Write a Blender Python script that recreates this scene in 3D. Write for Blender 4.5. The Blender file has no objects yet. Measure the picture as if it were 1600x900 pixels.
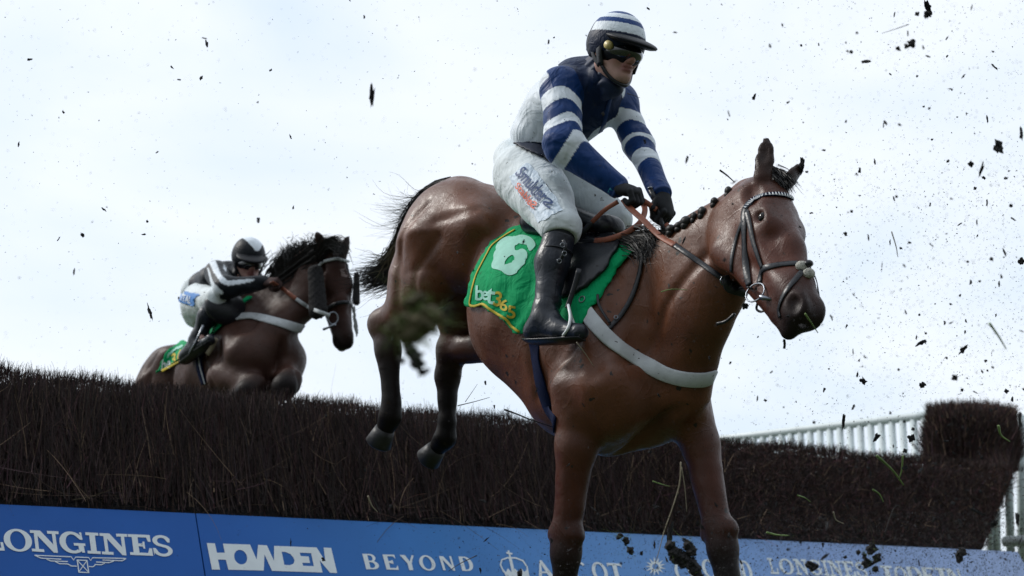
import bpy, bmesh, math, random
import numpy as np
from mathutils import Vector, Matrix, noise as mnoise
from mathutils.bvhtree import BVHTree

rnd = random.Random(7)
rng = np.random.default_rng(7)
SC = bpy.context.scene
COL = SC.collection

# ------------------------------------------------------------------ camera, world, sun, exposure
FPX = 2200.0
PITCH = math.atan(540.0 / FPX)
CAM_Z = 0.12
cam_d = bpy.data.cameras.new("camera")
cam = bpy.data.objects.new("camera", cam_d)
COL.objects.link(cam)
cam.location = (0, 0, CAM_Z)
cam.rotation_euler = (math.pi / 2 + PITCH, 0, 0)
cam_d.sensor_width = 36.0
cam_d.lens = 36.0 * FPX / 1600.0
cam_d.clip_start = 0.05
cam_d.clip_end = 5000
cam_d.dof.use_dof = True
cam_d.dof.focus_distance = 5.15
cam_d.dof.aperture_fstop = 3.2
SC.camera = cam

SUN_EL, SUN_ROT = math.radians(40), math.radians(-72)
world = bpy.data.worlds.new("World")
SC.world = world
world.use_nodes = True
wt = world.node_tree
wt.nodes.clear()
def wn(t, **kw):
    n = wt.nodes.new(t)
    for k, v in kw.items(): setattr(n, k, v)
    return n
w_out = wn('ShaderNodeOutputWorld')
w_bg = wn('ShaderNodeBackground')
w_sky = wn('ShaderNodeTexSky', sky_type='NISHITA', sun_disc=False)
w_sky.sun_elevation = SUN_EL
w_sky.sun_rotation = SUN_ROT
w_sky.air_density = 1.3
w_sky.dust_density = 2.0
w_bg.inputs['Strength'].default_value = 0.11
w_tc = wn('ShaderNodeTexCoord')
w_map = wn('ShaderNodeMapping')
w_map.inputs['Scale'].default_value = (1.0, 1.0, 2.2)
w_n1 = wn('ShaderNodeTexNoise')
w_n1.inputs['Scale'].default_value = 2.6
w_n1.inputs['Detail'].default_value = 5.0
w_n1.inputs['Roughness'].default_value = 0.5
w_n1.inputs['Distortion'].default_value = 0.4
w_rmp = wn('ShaderNodeValToRGB')
w_rmp.color_ramp.elements[0].position = 0.26
w_rmp.color_ramp.elements[0].color = (0.0, 0.0, 0.0, 1)
w_rmp.color_ramp.elements[1].position = 0.58
w_rmp.color_ramp.elements[1].color = (1, 1, 1, 1)
w_cc = wn('ShaderNodeMixRGB')               # thin grey-blue cloud to bright white cloud
w_cc.inputs[1].default_value = (6.6, 7.95, 9.5, 1)
w_cc.inputs[2].default_value = (9.0, 9.55, 10.2, 1)
w_mix = wn('ShaderNodeMixRGB')
w_mix.inputs[0].default_value = 0.93
L = wt.links.new
L(w_tc.outputs['Generated'], w_map.inputs['Vector'])
L(w_map.outputs[0], w_n1.inputs['Vector'])
L(w_n1.outputs['Fac'], w_rmp.inputs[0])
L(w_rmp.outputs[0], w_cc.inputs[0])
L(w_sky.outputs[0], w_mix.inputs[1])
L(w_cc.outputs[0], w_mix.inputs[2])
# overcast brightest ahead and overhead, dimmed low down behind the camera to darken chest and legs
w_mr = wn('ShaderNodeMapRange'); w_mr.inputs[1].default_value = -.55; w_mr.inputs[2].default_value = .58; w_mr.inputs[3].default_value = .20; w_mr.inputs[4].default_value = 1.0
w_dt = wn('ShaderNodeVectorMath', operation='DOT_PRODUCT'); L(w_tc.outputs['Generated'], w_dt.inputs[0]); w_dt.inputs[1].default_value = (-.14, .60, .79)
L(w_dt.outputs['Value'], w_mr.inputs[0])
w_sc = wn('ShaderNodeVectorMath', operation='SCALE'); L(w_mix.outputs[0], w_sc.inputs[0]); L(w_mr.outputs[0], w_sc.inputs['Scale'])
L(w_sc.outputs[0], w_bg.inputs[0])
L(w_bg.outputs[0], w_out.inputs[0])

sun_d = bpy.data.lights.new("sun", 'SUN')
sun_d.energy = 2.0
sun_d.angle = math.radians(12)
sun_d.color = (1.0, 0.96, 0.9)
sun = bpy.data.objects.new("sun", sun_d)
COL.objects.link(sun)
# sun high to the left
_sd = Vector((math.sin(SUN_ROT) * math.cos(SUN_EL), math.cos(SUN_ROT) * math.cos(SUN_EL), math.sin(SUN_EL)))
sun.rotation_euler = _sd.to_track_quat('Z', 'Y').to_euler()

SC.view_settings.view_transform = 'Standard'
SC.view_settings.look = 'None'
SC.view_settings.exposure = 0.0
SC.view_settings.gamma = 1.0
SC.view_settings.use_curve_mapping = False

# ------------------------------------------------------------------ geometry of the view (turns photo measurements into world points)
CP, SP = math.cos(PITCH), math.sin(PITCH)
C0 = np.array([0, 0, CAM_Z])
RT, UPV, FW = np.array([1., 0, 0]), np.array([0, -SP, CP]), np.array([0, CP, SP])
def ray(px, py): return FW + RT * (px - 800) / FPX + UPV * (450 - py) / FPX
def P(px, py, d): return C0 + ray(px, py) * d
def cv(x, y, z):
    v = RT * x + UPV * y - FW * z
    return v / np.linalg.norm(v)
def nrm(v):
    v = np.asarray(v, float)
    return v / np.linalg.norm(v)
def proj(p):
    q = np.atleast_2d(np.asarray(p, float)) - C0
    d = q @ FW
    return np.stack([800 + FPX * (q @ RT) / d, 450 - FPX * (q @ UPV) / d, d], -1)
def plane_hit(px, py, o, n):
    r = ray(px, py)
    t = np.dot(np.asarray(o) - C0, n) / np.dot(r, n)
    return C0 + r * t

class Frame:
    """local frame of an animal or a head: f forward, l to its left, u up"""
    def __init__(s, o, f, u=None, l=None):
        s.o = np.asarray(o, float); s.F = nrm(f)
        if l is None: l = np.cross(u if u is not None else [0, 0, 1], s.F)
        l = np.asarray(l, float); l = l - s.F * np.dot(l, s.F)
        s.L = nrm(l); s.U = np.cross(s.F, s.L); s.R = np.stack([s.F, s.L, s.U], 1)
    def pt(s, f, l, u): return s.o + s.F * f + s.L * l + s.U * u
    def hit(s, px, py, l): return plane_hit(px, py, s.o + s.L * l, s.L)
    def loc(s, p): return (np.asarray(p) - s.o) @ s.R

# ------------------------------------------------------------------ object helpers
def wloc(o):                      # every object here is only translated, so its world place is a sum of locations
    v = Vector(o.location)
    while o.parent is not None:
        o = o.parent; v += o.location
    return v
def empty(name, loc, label=None, cat=None, group=None, kind=None):
    o = bpy.data.objects.new(name, None)
    o.empty_display_size = 0.2
    o.location = Vector([float(x) for x in loc])
    COL.objects.link(o)
    tag(o, label, cat, group, kind)
    return o
def tag(o, label=None, cat=None, group=None, kind=None):
    if label: o['label'] = label
    if cat: o['category'] = cat
    if group: o['group'] = group
    if kind: o['kind'] = kind
    return o
def meshobj(name, V, F, mat, parent=None, smooth=True, colors=None):
    me = bpy.data.meshes.new(name)
    V = np.asarray(V, np.float32)
    if isinstance(F, np.ndarray):
        n, k = F.shape
        me.vertices.add(len(V)); me.vertices.foreach_set('co', V.ravel())
        me.loops.add(n * k); me.loops.foreach_set('vertex_index', F.astype(np.int32).ravel())
        me.polygons.add(n)
        me.polygons.foreach_set('loop_start', np.arange(0, n * k, k, dtype=np.int32))
        me.update(calc_edges=True)
    else:
        me.from_pydata([tuple(map(float, v)) for v in V], [], F)
        me.update()
    me.polygons.foreach_set('use_smooth', np.full(len(me.polygons), smooth))
    if colors is not None:
        ca = me.color_attributes.new('Col', 'FLOAT_COLOR', 'POINT')
        c4 = np.ones((len(V), 4), np.float32); c4[:, :3] = colors
        ca.data.foreach_set('color', c4.ravel())
    me.materials.append(mat)
    o = bpy.data.objects.new(name, me)
    if parent is not None:      # keep world coordinates: shift the mesh into the parent's frame
        me.transform(Matrix.Translation(-wloc(parent)))
        COL.objects.link(o); o.parent = parent
    else:
        COL.objects.link(o)
    return o

class MB:
    """collects simple shapes into one mesh"""
    def __init__(s): s.v = []; s.f = []; s.c = []
    def add(s, V, F, col=None):
        b = len(s.v); s.v += [tuple(map(float, v)) for v in V]
        s.f += [tuple(i + b for i in f) for f in F]
        if col is not None: s.c += [col] * len(V)
    def box(s, o, ax, ay, az, sx, sy, sz, bev=0.0):
        o = np.asarray(o, float); ax, ay, az = map(np.asarray, (ax, ay, az))
        V = []
        for i in (-1, 1):
            for j in (-1, 1):
                for k in (-1, 1):
                    V.append(o + ax * sx / 2 * i + ay * sy / 2 * j + az * sz / 2 * k)
        s.add(V, [(0, 1, 3, 2), (4, 6, 7, 5), (0, 4, 5, 1), (2, 3, 7, 6), (0, 2, 6, 4), (1, 5, 7, 3)])
    def tube(s, pts, r, n=8, cap=True, flat=1.0, hint=None):
        pts = [np.asarray(p, float) for p in pts]
        m = len(pts)
        rr = r if hasattr(r, '__len__') else [r] * m
        V = []; prev = None
        for i in range(m):
            t = nrm(pts[min(i + 1, m - 1)] - pts[max(i - 1, 0)])
            if hint is not None:
                a = np.asarray(hint[i] if np.ndim(hint) == 2 else hint, float)
            else:
                a = prev if prev is not None else (np.array([0, 0, 1.]) if abs(t[2]) < .9 else np.array([1., 0, 0]))
            a = nrm(a - t * np.dot(a, t)); b = np.cross(t, a); prev = a
            for j in range(n):
                th = 2 * math.pi * j / n
                V.append(pts[i] + a * math.cos(th) * rr[i] * flat + b * math.sin(th) * rr[i])
        F = []
        for i in range(m - 1):
            for j in range(n):
                F.append((i * n + j, i * n + (j + 1) % n, (i + 1) * n + (j + 1) % n, (i + 1) * n + j))
        if cap: F.append(tuple(range(n))[::-1]); F.append(tuple((m - 1) * n + j for j in range(n)))
        s.add(V, F)
    def strap(s, pts, nor, w, t):
        """flat strap along pts; nor = outward normal per point; w = width; t = thickness"""
        pts = [np.asarray(p, float) for p in pts]; m = len(pts); V = []
        ww = w if hasattr(w, '__len__') else [w] * m
        for i in range(m):
            tg = nrm(pts[min(i + 1, m - 1)] - pts[max(i - 1, 0)])
            n_ = np.asarray(nor[i], float); n_ = nrm(n_ - tg * np.dot(n_, tg)); b = np.cross(tg, n_)
            h = ww[i] / 2; e = min(t * .45, h * .4)
            for a, c in ((-h, 0), (-h, t - e), (-h + e, t), (h - e, t), (h, t - e), (h, 0)):
                V.append(pts[i] + b * a + n_ * c)
        F = []
        for i in range(m - 1):
            for j in range(6):
                F.append((i * 6 + j, i * 6 + (j + 1) % 6, (i + 1) * 6 + (j + 1) % 6, (i + 1) * 6 + j))
        F.append((0, 1, 2, 3, 4, 5)); F.append(tuple((m - 1) * 6 + j for j in (5, 4, 3, 2, 1, 0)))
        s.add(V, F)
    def sphere(s, c, r, n=10, R=None):
        c = np.asarray(c, float); r = np.ones(3) * r if np.isscalar(r) else np.asarray(r)
        R = np.eye(3) if R is None else R
        V = [c + R @ (np.array([0, 0, 1.]) * r)]; F = []
        for i in range(1, n):
            for j in range(2 * n):
                th = math.pi * i / n; ph = math.pi * j / n
                V.append(c + R @ (np.array([math.sin(th) * math.cos(ph), math.sin(th) * math.sin(ph), math.cos(th)]) * r))
        V.append(c + R @ (np.array([0, 0, -1.]) * r)); q = 2 * n
        for j in range(q): F.append((0, 1 + j, 1 + (j + 1) % q))
        for i in range(n - 2):
            for j in range(q):
                F.append((1 + i * q + j, 1 + (i + 1) * q + j, 1 + (i + 1) * q + (j + 1) % q, 1 + i * q + (j + 1) % q))
        e = len(V) - 1
        for j in range(q): F.append((e, 1 + (n - 2) * q + (j + 1) % q, 1 + (n - 2) * q + j))
        s.add(V, F)
    def build(s, name, mat, parent=None, smooth=True):
        o = meshobj(name, s.v, s.f, mat, parent, smooth)
        return o
def fix_normals(o):
    bm = bmesh.new(); bm.from_mesh(o.data); bmesh.ops.recalc_face_normals(bm, faces=bm.faces); bm.to_mesh(o.data); bm.free()

def spline(pts, n=8):
    """Catmull-Rom through points"""
    pts = [np.asarray(p, float) for p in pts]
    Q = [2 * pts[0] - pts[1]] + pts + [2 * pts[-1] - pts[-2]]; out = []
    for i in range(1, len(Q) - 2):
        for k in range(n):
            t = k / n; a, b, c, d = Q[i - 1], Q[i], Q[i + 1], Q[i + 2]
            out.append(.5 * ((2 * b) + (c - a) * t + (2 * a - 5 * b + 4 * c - d) * t * t + (3 * b - a - 3 * c + d) * t ** 3))
    out.append(pts[-1]); return out

# ------------------------------------------------------------------ implicit bodies: blended cones and ellipsoids, meshed as ONE surface
def smin(a, b, k):
    if k <= 0: return np.minimum(a, b)
    h = np.maximum(k - np.abs(a - b), 0) / k
    return np.minimum(a, b) - h * h * k * .25
class Field:
    def __init__(s): s.p = []; s.disp = None
    def cone(s, a, b, ra, rb, k=.03, col=None, flat=None, op=1):
        s.p.append(('c', np.asarray(a, float), np.asarray(b, float), ra, rb, k, col, flat, op)); return s
    def chain(s, pts, rs, k=.03, cols=None, flat=None):
        for i in range(len(pts) - 1):
            c = cols[i] if isinstance(cols, list) else cols
            s.cone(pts[i], pts[i + 1], rs[i], rs[i + 1], k, c, flat)
    def ell(s, c, r, R=None, k=.03, col=None, op=1):
        s.p.append(('e', np.asarray(c, float), np.asarray(r, float), np.eye(3) if R is None else np.asarray(R), 0, k, col, None, op)); return s
    def dist(s, q, X):
        if q[0] == 'c':
            _, a, b, ra, rb = q[:5]; ba = b - a; pa = X - a
            t = np.clip(pa @ ba / max(ba @ ba, 1e-9), 0, 1)
            v = pa - t[:, None] * ba
            m = 1.0
            if q[7] is not None:
                ax, sc = q[7]; ax = nrm(ax); c = v @ ax
                v = v + (c * (1 / sc - 1))[:, None] * ax; m = min(1, sc)
            return (np.sqrt((v * v).sum(1)) - (ra + (rb - ra) * t)) * m
        _, c, r, R = q[:4]
        v = (X - c) @ R
        k0 = np.sqrt(((v / r) ** 2).sum(1)) + 1e-6; k1 = np.sqrt(((v / r ** 2) ** 2).sum(1)) + 1e-6
        return k0 * (k0 - 1) / k1
    def ev(s, X):
        X = X.astype(np.float64)
        Fv = np.full(len(X), 10.0)
        for q in s.p:
            d = s.dist(q, X)
            if q[8] > 0: Fv = smin(Fv, d, q[5])
            else: Fv = -smin(-Fv, d, q[5])
        if s.disp is not None: Fv = Fv + s.disp(X)
        return Fv
    def cols(s, X, sh=.02):
        W = np.zeros(len(X)); Cc = np.zeros((len(X), 3))
        for q in s.p:
            if q[6] is None or q[8] < 0: continue
            w = np.exp(-np.clip(s.dist(q, X), -.6, .6) / sh)
            W += w; Cc += w[:, None] * np.asarray(q[6])
        return Cc / np.maximum(W, 1e-12)[:, None]
    def bounds(s):
        lo = np.full(3, 1e9); hi = -lo
        for q in s.p:
            if q[8] < 0: continue
            if q[0] == 'c':
                m = max(q[3], q[4]) * 1.05
                lo = np.minimum(lo, np.minimum(q[1], q[2]) - m); hi = np.maximum(hi, np.maximum(q[1], q[2]) + m)
            else:
                m = np.sqrt(((q[3] * q[2]) ** 2).sum(1)); lo = np.minimum(lo, q[1] - m); hi = np.maximum(hi, q[1] + m)
        return lo, hi
    def mesh(s, h, steps=2):
        lo, hi = s.bounds(); lo -= 4 * h; hi += 4 * h
        B = 4; nc = np.ceil((hi - lo) / (B * h)).astype(int) + 1
        H = B * h
        g = [lo[i] + (np.arange(nc[i]) + .5) * H for i in range(3)]
        X = np.stack(np.meshgrid(*g, indexing='ij'), -1).reshape(-1, 3)
        Dc = np.concatenate([s.ev(c) for c in np.array_split(X, max(1, len(X) // 200000))]).reshape(nc)
        fine = np.repeat(np.repeat(np.repeat(np.where(Dc < 0, -1., 1.).astype(np.float32), B, 0), B, 1), B, 2)
        act = np.argwhere(np.abs(Dc) < 2.0 * H)
        off = np.stack(np.meshgrid(range(B), range(B), range(B), indexing='ij'), -1).reshape(-1, 3)
        for ch in np.array_split(act, max(1, len(act) // 6000)):
            I = (ch[:, None, :] * B + off[None]).reshape(-1, 3)
            fine[I[:, 0], I[:, 1], I[:, 2]] = s.ev(lo + (I + .5) * h)
        lo2 = lo + .5 * h
        S = fine < 0
        sh = np.array(S.shape) - 1
        cnt = np.zeros(sh, np.int8)
        for o in np.ndindex(2, 2, 2):
            cnt += S[o[0]:o[0] + sh[0], o[1]:o[1] + sh[1], o[2]:o[2] + sh[2]]
        Cell = np.argwhere((cnt > 0) & (cnt < 8)); del cnt
        key = (Cell[:, 0] * sh[1] + Cell[:, 1]) * sh[2] + Cell[:, 2]
        acc = np.zeros((len(Cell), 3)); n = np.zeros(len(Cell))
        for ax in range(3):
            oth = [i for i in range(3) if i != ax]
            for a in (0, 1):
                for b in (0, 1):
                    o = np.zeros(3, int); o[oth[0]] = a; o[oth[1]] = b
                    p0 = Cell + o; p1 = p0.copy(); p1[:, ax] += 1
                    f0 = fine[p0[:, 0], p0[:, 1], p0[:, 2]].astype(float); f1 = fine[p1[:, 0], p1[:, 1], p1[:, 2]].astype(float)
                    m = (f0 < 0) != (f1 < 0)
                    t = f0 / np.where(m, f0 - f1, 1)
                    q = p0.astype(float); q[:, ax] += np.clip(t, 0, 1)
                    acc[m] += q[m]; n[m] += 1
        V = acc / n[:, None]
        quads = []
        for ax in range(3):
            oth = [(ax + 1) % 3, (ax + 2) % 3]
            p1 = Cell.copy(); p1[:, ax] += 1
            s0 = S[Cell[:, 0], Cell[:, 1], Cell[:, 2]]; s1 = S[p1[:, 0], p1[:, 1], p1[:, 2]]
            m = (s0 != s1) & (Cell[:, oth[0]] > 0) & (Cell[:, oth[1]] > 0)
            c = Cell[m]; fl = s0[m]
            ids = []
            for (a, b) in ((0, 0), (1, 0), (1, 1), (0, 1)):
                d = c.copy(); d[:, oth[0]] -= a; d[:, oth[1]] -= b
                kk = (d[:, 0] * sh[1] + d[:, 1]) * sh[2] + d[:, 2]
                ids.append(np.minimum(np.searchsorted(key, kk), len(key) - 1))
            Q = np.stack(ids, 1); Q[~fl] = Q[~fl][:, ::-1]
            quads.append(Q)
        Q = np.concatenate(quads)
        V = lo2 + V * h
        for _ in range(steps):
            e = h * .5
            f0 = s.ev(V)
            G = np.stack([s.ev(V + np.eye(3)[i] * e) - f0 for i in range(3)], 1) / e
            g2 = np.maximum((G * G).sum(1), .2)
            V = V - np.clip(f0 / g2, -h, h)[:, None] * G
            # relax tangentially a little
            E = np.concatenate([Q[:, [0, 1]], Q[:, [1, 2]], Q[:, [2, 3]], Q[:, [3, 0]]])
            A = np.zeros_like(V); cn = np.bincount(E.ravel(), minlength=len(V)).astype(float)
            for j in range(3):
                A[:, j] = np.bincount(E[:, 0], V[E[:, 1], j], len(V)) + np.bincount(E[:, 1], V[E[:, 0], j], len(V))
            D = A / np.maximum(cn, 1)[:, None] - V
            Gn = G / np.sqrt(g2)[:, None]
            V = V + .5 * (D - Gn * (D * Gn).sum(1)[:, None])
        return V, Q
    def build(s, name, mat, parent, h, colf=None, sh=.02, steps=2, keep=None):
        V, Q = s.mesh(h, steps)
        c = s.cols(V, sh)
        if colf is not None: c = colf(V, c)
        o = meshobj(name, V, Q, mat, parent, True, c)
        return o

def bvh_of(*objs):
    V = []; F = []
    for o in objs:
        b = len(V); w = wloc(o)
        V += [v.co + w for v in o.data.vertices]; F += [[i + b for i in p.vertices] for p in o.data.polygons]
    return BVHTree.FromPolygons(V, F)
def vhit(bvh, px, py, fallback=None):
    """where the line of sight through a measured point meets the surface"""
    r = ray(px, py)
    h = bvh.ray_cast(Vector(C0), Vector(nrm(r)))
    if h[0] is None: return (fallback, None)
    n = np.array(h[1])
    return np.array(h[0]), (n if n @ r < 0 else -n)

# ------------------------------------------------------------------ materials
def new_mat(name):
    m = bpy.data.materials.new(name); m.use_nodes = True
    nt = m.node_tree; b = nt.nodes['Principled BSDF']
    return m, nt, b
def N(nt, t, **kw):
    n = nt.nodes.new(t)
    for k, v in kw.items():
        if k in n.inputs.keys() if hasattr(n.inputs, 'keys') else False: n.inputs[k].default_value = v
        else: setattr(n, k, v)
    return n
def mat_basic(name, col, rough=.6, metal=0., noise=.0, nscale=20., bump=0., bscale=60., spec=.5, mud=0., mudcol=(.02, .014, .01), attr=False, mudscale=38., coat=0., sheen=0., bdist=.004, fold=0., foldscale=9.):
    """procedural material: colour (or the mesh's colour attribute) varied by noise, with bump, cloth folds and flecks of mud"""
    m, nt, b = new_mat(name)
    l = nt.links.new
    tc = nt.nodes.new('ShaderNodeTexCoord')
    src = None
    if attr:
        a = nt.nodes.new('ShaderNodeAttribute'); a.attribute_name = 'Col'; src = a.outputs['Color']
    else:
        a = nt.nodes.new('ShaderNodeRGB'); a.outputs[0].default_value = (*col, 1); src = a.outputs[0]
    if noise > 0:
        n = nt.nodes.new('ShaderNodeTexNoise'); n.inputs['Scale'].default_value = nscale; n.inputs['Detail'].default_value = 5
        l(tc.outputs['Object'], n.inputs['Vector'])
        mr = nt.nodes.new('ShaderNodeMapRange'); mr.inputs[1].default_value = .25; mr.inputs[2].default_value = .75
        mr.inputs[3].default_value = 1 - noise; mr.inputs[4].default_value = 1 + noise
        l(n.outputs['Fac'], mr.inputs[0])
        v = nt.nodes.new('ShaderNodeVectorMath'); v.operation = 'SCALE'
        l(src, v.inputs[0]); l(mr.outputs[0], v.inputs['Scale']); src = v.outputs[0]
    if mud > 0:
        n = nt.nodes.new('ShaderNodeTexVoronoi'); n.inputs['Scale'].default_value = mudscale; n.inputs['Randomness'].default_value = 1
        n2 = nt.nodes.new('ShaderNodeTexNoise'); n2.inputs['Scale'].default_value = mudscale * 1.7
        l(tc.outputs['Object'], n2.inputs['Vector'])
        n3 = nt.nodes.new('ShaderNodeTexNoise'); n3.inputs['Scale'].default_value = mudscale * .12
        l(tc.outputs['Object'], n3.inputs['Vector'])
        mx = nt.nodes.new('ShaderNodeVectorMath'); mx.operation = 'MULTIPLY_ADD'
        l(n2.outputs['Color'], mx.inputs[0]); mx.inputs[1].default_value = (.03, .03, .03); l(tc.outputs['Object'], mx.inputs[2])
        l(mx.outputs[0], n.inputs['Vector'])
        # spot radius varies from cell to cell
        sp = nt.nodes.new('ShaderNodeSeparateColor'); l(n.outputs['Color'], sp.inputs[0])
        pw = nt.nodes.new('ShaderNodeMath'); pw.operation = 'POWER'; l(sp.outputs[0], pw.inputs[0]); pw.inputs[1].default_value = 5
        m1 = nt.nodes.new('ShaderNodeMath'); m1.operation = 'MULTIPLY'; l(pw.outputs[0], m1.inputs[0]); l(n3.outputs['Fac'], m1.inputs[1])
        m2 = nt.nodes.new('ShaderNodeMath'); m2.operation = 'MULTIPLY'; l(m1.outputs[0], m2.inputs[0]); m2.inputs[1].default_value = mud
        lt = nt.nodes.new('ShaderNodeMath'); lt.operation = 'LESS_THAN'; l(n.outputs['Distance'], lt.inputs[0]); l(m2.outputs[0], lt.inputs[1])
        mm = nt.nodes.new('ShaderNodeMixRGB'); l(lt.outputs[0], mm.inputs[0]); l(src, mm.inputs[1]); mm.inputs[2].default_value = (*mudcol, 1)
        src = mm.outputs[0]
    l(src, b.inputs['Base Color'])
    b.inputs['Roughness'].default_value = rough; b.inputs['Metallic'].default_value = metal
    b.inputs['Specular IOR Level'].default_value = spec
    if coat: b.inputs['Coat Weight'].default_value = coat; b.inputs['Coat Roughness'].default_value = .15
    if sheen: b.inputs['Sheen Weight'].default_value = sheen; b.inputs['Sheen Roughness'].default_value = .5
    last = None
    if fold > 0:
        nw = nt.nodes.new('ShaderNodeTexNoise'); nw.inputs['Scale'].default_value = foldscale; nw.inputs['Detail'].default_value = 2; nw.inputs['Distortion'].default_value = 1.4
        l(tc.outputs['Object'], nw.inputs['Vector'])
        bp = nt.nodes.new('ShaderNodeBump'); bp.inputs['Strength'].default_value = 1; bp.inputs['Distance'].default_value = fold
        l(nw.outputs['Fac'], bp.inputs['Height'])
        # sharper creases where a second noise crosses its middle
        mpf = nt.nodes.new('ShaderNodeMapping'); mpf.inputs['Rotation'].default_value = (.6, .3, .9); mpf.inputs['Scale'].default_value = (1, 1, .38); l(tc.outputs['Object'], mpf.inputs['Vector'])
        nr = nt.nodes.new('ShaderNodeTexNoise'); nr.inputs['Scale'].default_value = foldscale * 2.0; nr.inputs['Detail'].default_value = 1.5; nr.inputs['Distortion'].default_value = .7; l(mpf.outputs[0], nr.inputs['Vector'])
        r1_ = nt.nodes.new('ShaderNodeMath'); r1_.operation = 'SUBTRACT'; l(nr.outputs['Fac'], r1_.inputs[0]); r1_.inputs[1].default_value = .5
        r2_ = nt.nodes.new('ShaderNodeMath'); r2_.operation = 'ABSOLUTE'; l(r1_.outputs[0], r2_.inputs[0])
        r3_ = nt.nodes.new('ShaderNodeMapRange'); r3_.inputs[1].default_value = 0; r3_.inputs[2].default_value = .16; r3_.inputs[3].default_value = 1; r3_.inputs[4].default_value = 0; l(r2_.outputs[0], r3_.inputs[0])
        bq = nt.nodes.new('ShaderNodeBump'); bq.inputs['Strength'].default_value = 1; bq.inputs['Distance'].default_value = fold * .13; l(r3_.outputs[0], bq.inputs['Height']); l(bp.outputs[0], bq.inputs['Normal']); last = bq
    if bump > 0:
        nb = nt.nodes.new('ShaderNodeTexNoise'); nb.inputs['Scale'].default_value = bscale; nb.inputs['Detail'].default_value = 4
        l(tc.outputs['Object'], nb.inputs['Vector'])
        bp = nt.nodes.new('ShaderNodeBump'); bp.inputs['Strength'].default_value = bump; bp.inputs['Distance'].default_value = bdist
        l(nb.outputs['Fac'], bp.inputs['Height'])
        if last is not None: l(last.outputs[0], bp.inputs['Normal'])
        last = bp
    if last is not None: l(last.outputs[0], b.inputs['Normal'])
    return m

def mat_coat(name, rough, spec, mud):
    m = mat_basic(name, (0, 0, 0), rough, noise=.22, nscale=9, mud=mud, mudscale=30, attr=True, spec=spec)
    nt = m.node_tree; l = nt.links.new; b = nt.nodes['Principled BSDF']; tc = nt.nodes.new('ShaderNodeTexCoord')
    # black points are matt, the bay coat is glossy
    at_ = nt.nodes.new('ShaderNodeAttribute'); at_.attribute_name = 'Col'; bw = nt.nodes.new('ShaderNodeRGBToBW'); l(at_.outputs['Color'], bw.inputs[0])
    sm = nt.nodes.new('ShaderNodeMapRange'); sm.inputs[1].default_value = .010; sm.inputs[2].default_value = .045; sm.inputs[3].default_value = .10; sm.inputs[4].default_value = spec; l(bw.outputs[0], sm.inputs[0]); l(sm.outputs[0], b.inputs['Specular IOR Level'])
    # veins: thin ridges where a slow noise crosses its middle value
    nv = nt.nodes.new('ShaderNodeTexNoise'); nv.inputs['Scale'].default_value = 6.5; nv.inputs['Detail'].default_value = 2; nv.inputs['Distortion'].default_value = .8; l(tc.outputs['Object'], nv.inputs['Vector'])
    s1 = nt.nodes.new('ShaderNodeMath'); s1.operation = 'SUBTRACT'; l(nv.outputs['Fac'], s1.inputs[0]); s1.inputs[1].default_value = .5
    s2 = nt.nodes.new('ShaderNodeMath'); s2.operation = 'ABSOLUTE'; l(s1.outputs[0], s2.inputs[0])
    s3 = nt.nodes.new('ShaderNodeMapRange'); s3.inputs[1].default_value = 0; s3.inputs[2].default_value = .03; s3.inputs[3].default_value = 1; s3.inputs[4].default_value = 0; s3.interpolation_type = 'SMOOTHSTEP'; l(s2.outputs[0], s3.inputs[0])
    b1 = nt.nodes.new('ShaderNodeBump'); b1.inputs['Distance'].default_value = .0009; b1.inputs['Strength'].default_value = .5; l(s3.outputs[0], b1.inputs['Height'])
    # short hair lying down: noise stretched along the body
    mp = nt.nodes.new('ShaderNodeMapping'); mp.inputs['Rotation'].default_value = (0, .9, .5); mp.inputs['Scale'].default_value = (1, 1, .16); l(tc.outputs['Object'], mp.inputs['Vector'])
    nh = nt.nodes.new('ShaderNodeTexNoise'); nh.inputs['Scale'].default_value = 420; nh.inputs['Detail'].default_value = 3; l(mp.outputs[0], nh.inputs['Vector'])
    b2 = nt.nodes.new('ShaderNodeBump'); b2.inputs['Distance'].default_value = .0016; b2.inputs['Strength'].default_value = .7; l(nh.outputs['Fac'], b2.inputs['Height']); l(b1.outputs[0], b2.inputs['Normal'])
    nm = nt.nodes.new('ShaderNodeTexNoise'); nm.inputs['Scale'].default_value = 38; nm.inputs['Detail'].default_value = 4; l(tc.outputs['Object'], nm.inputs['Vector'])
    b3 = nt.nodes.new('ShaderNodeBump'); b3.inputs['Distance'].default_value = .003; b3.inputs['Strength'].default_value = .4; l(nm.outputs['Fac'], b3.inputs['Height']); l(b2.outputs[0], b3.inputs['Normal'])
    l(b3.outputs[0], b.inputs['Normal'])
    # damp and dry patches
    rr = nt.nodes.new('ShaderNodeMapRange'); rr.inputs[1].default_value = .3; rr.inputs[2].default_value = .7; rr.inputs[3].default_value = rough - .1; rr.inputs[4].default_value = rough + .14; l(nm.outputs['Fac'], rr.inputs[0]); l(rr.outputs[0], b.inputs['Roughness'])
    return m
M = {}
M['coat'] = mat_coat('bay horse coat', .37, .42, .62)
M['coat_far'] = mat_coat('dark bay horse coat', .48, .28, .25)
M['hoof'] = mat_basic('hoof horn', (.016, .016, .017), .5, noise=.4, nscale=30, bump=.4, bscale=50)
M['eye'] = mat_basic('eye', (.006, .004, .003), .10, spec=.35)
M['hair'] = mat_basic('black hair', (.010, .009, .009), .5, noise=.3, nscale=80, spec=.4)
M['muddy_hair'] = mat_basic('muddy tail hair', (.07, .06, .03), .7, noise=.5, nscale=60)
M['leather'] = mat_basic('black leather', (.010, .012, .017), .36, noise=.35, nscale=25, bump=.25, bscale=90, mud=.25, mudscale=50, mudcol=(.03, .022, .015), spec=.5)
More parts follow.
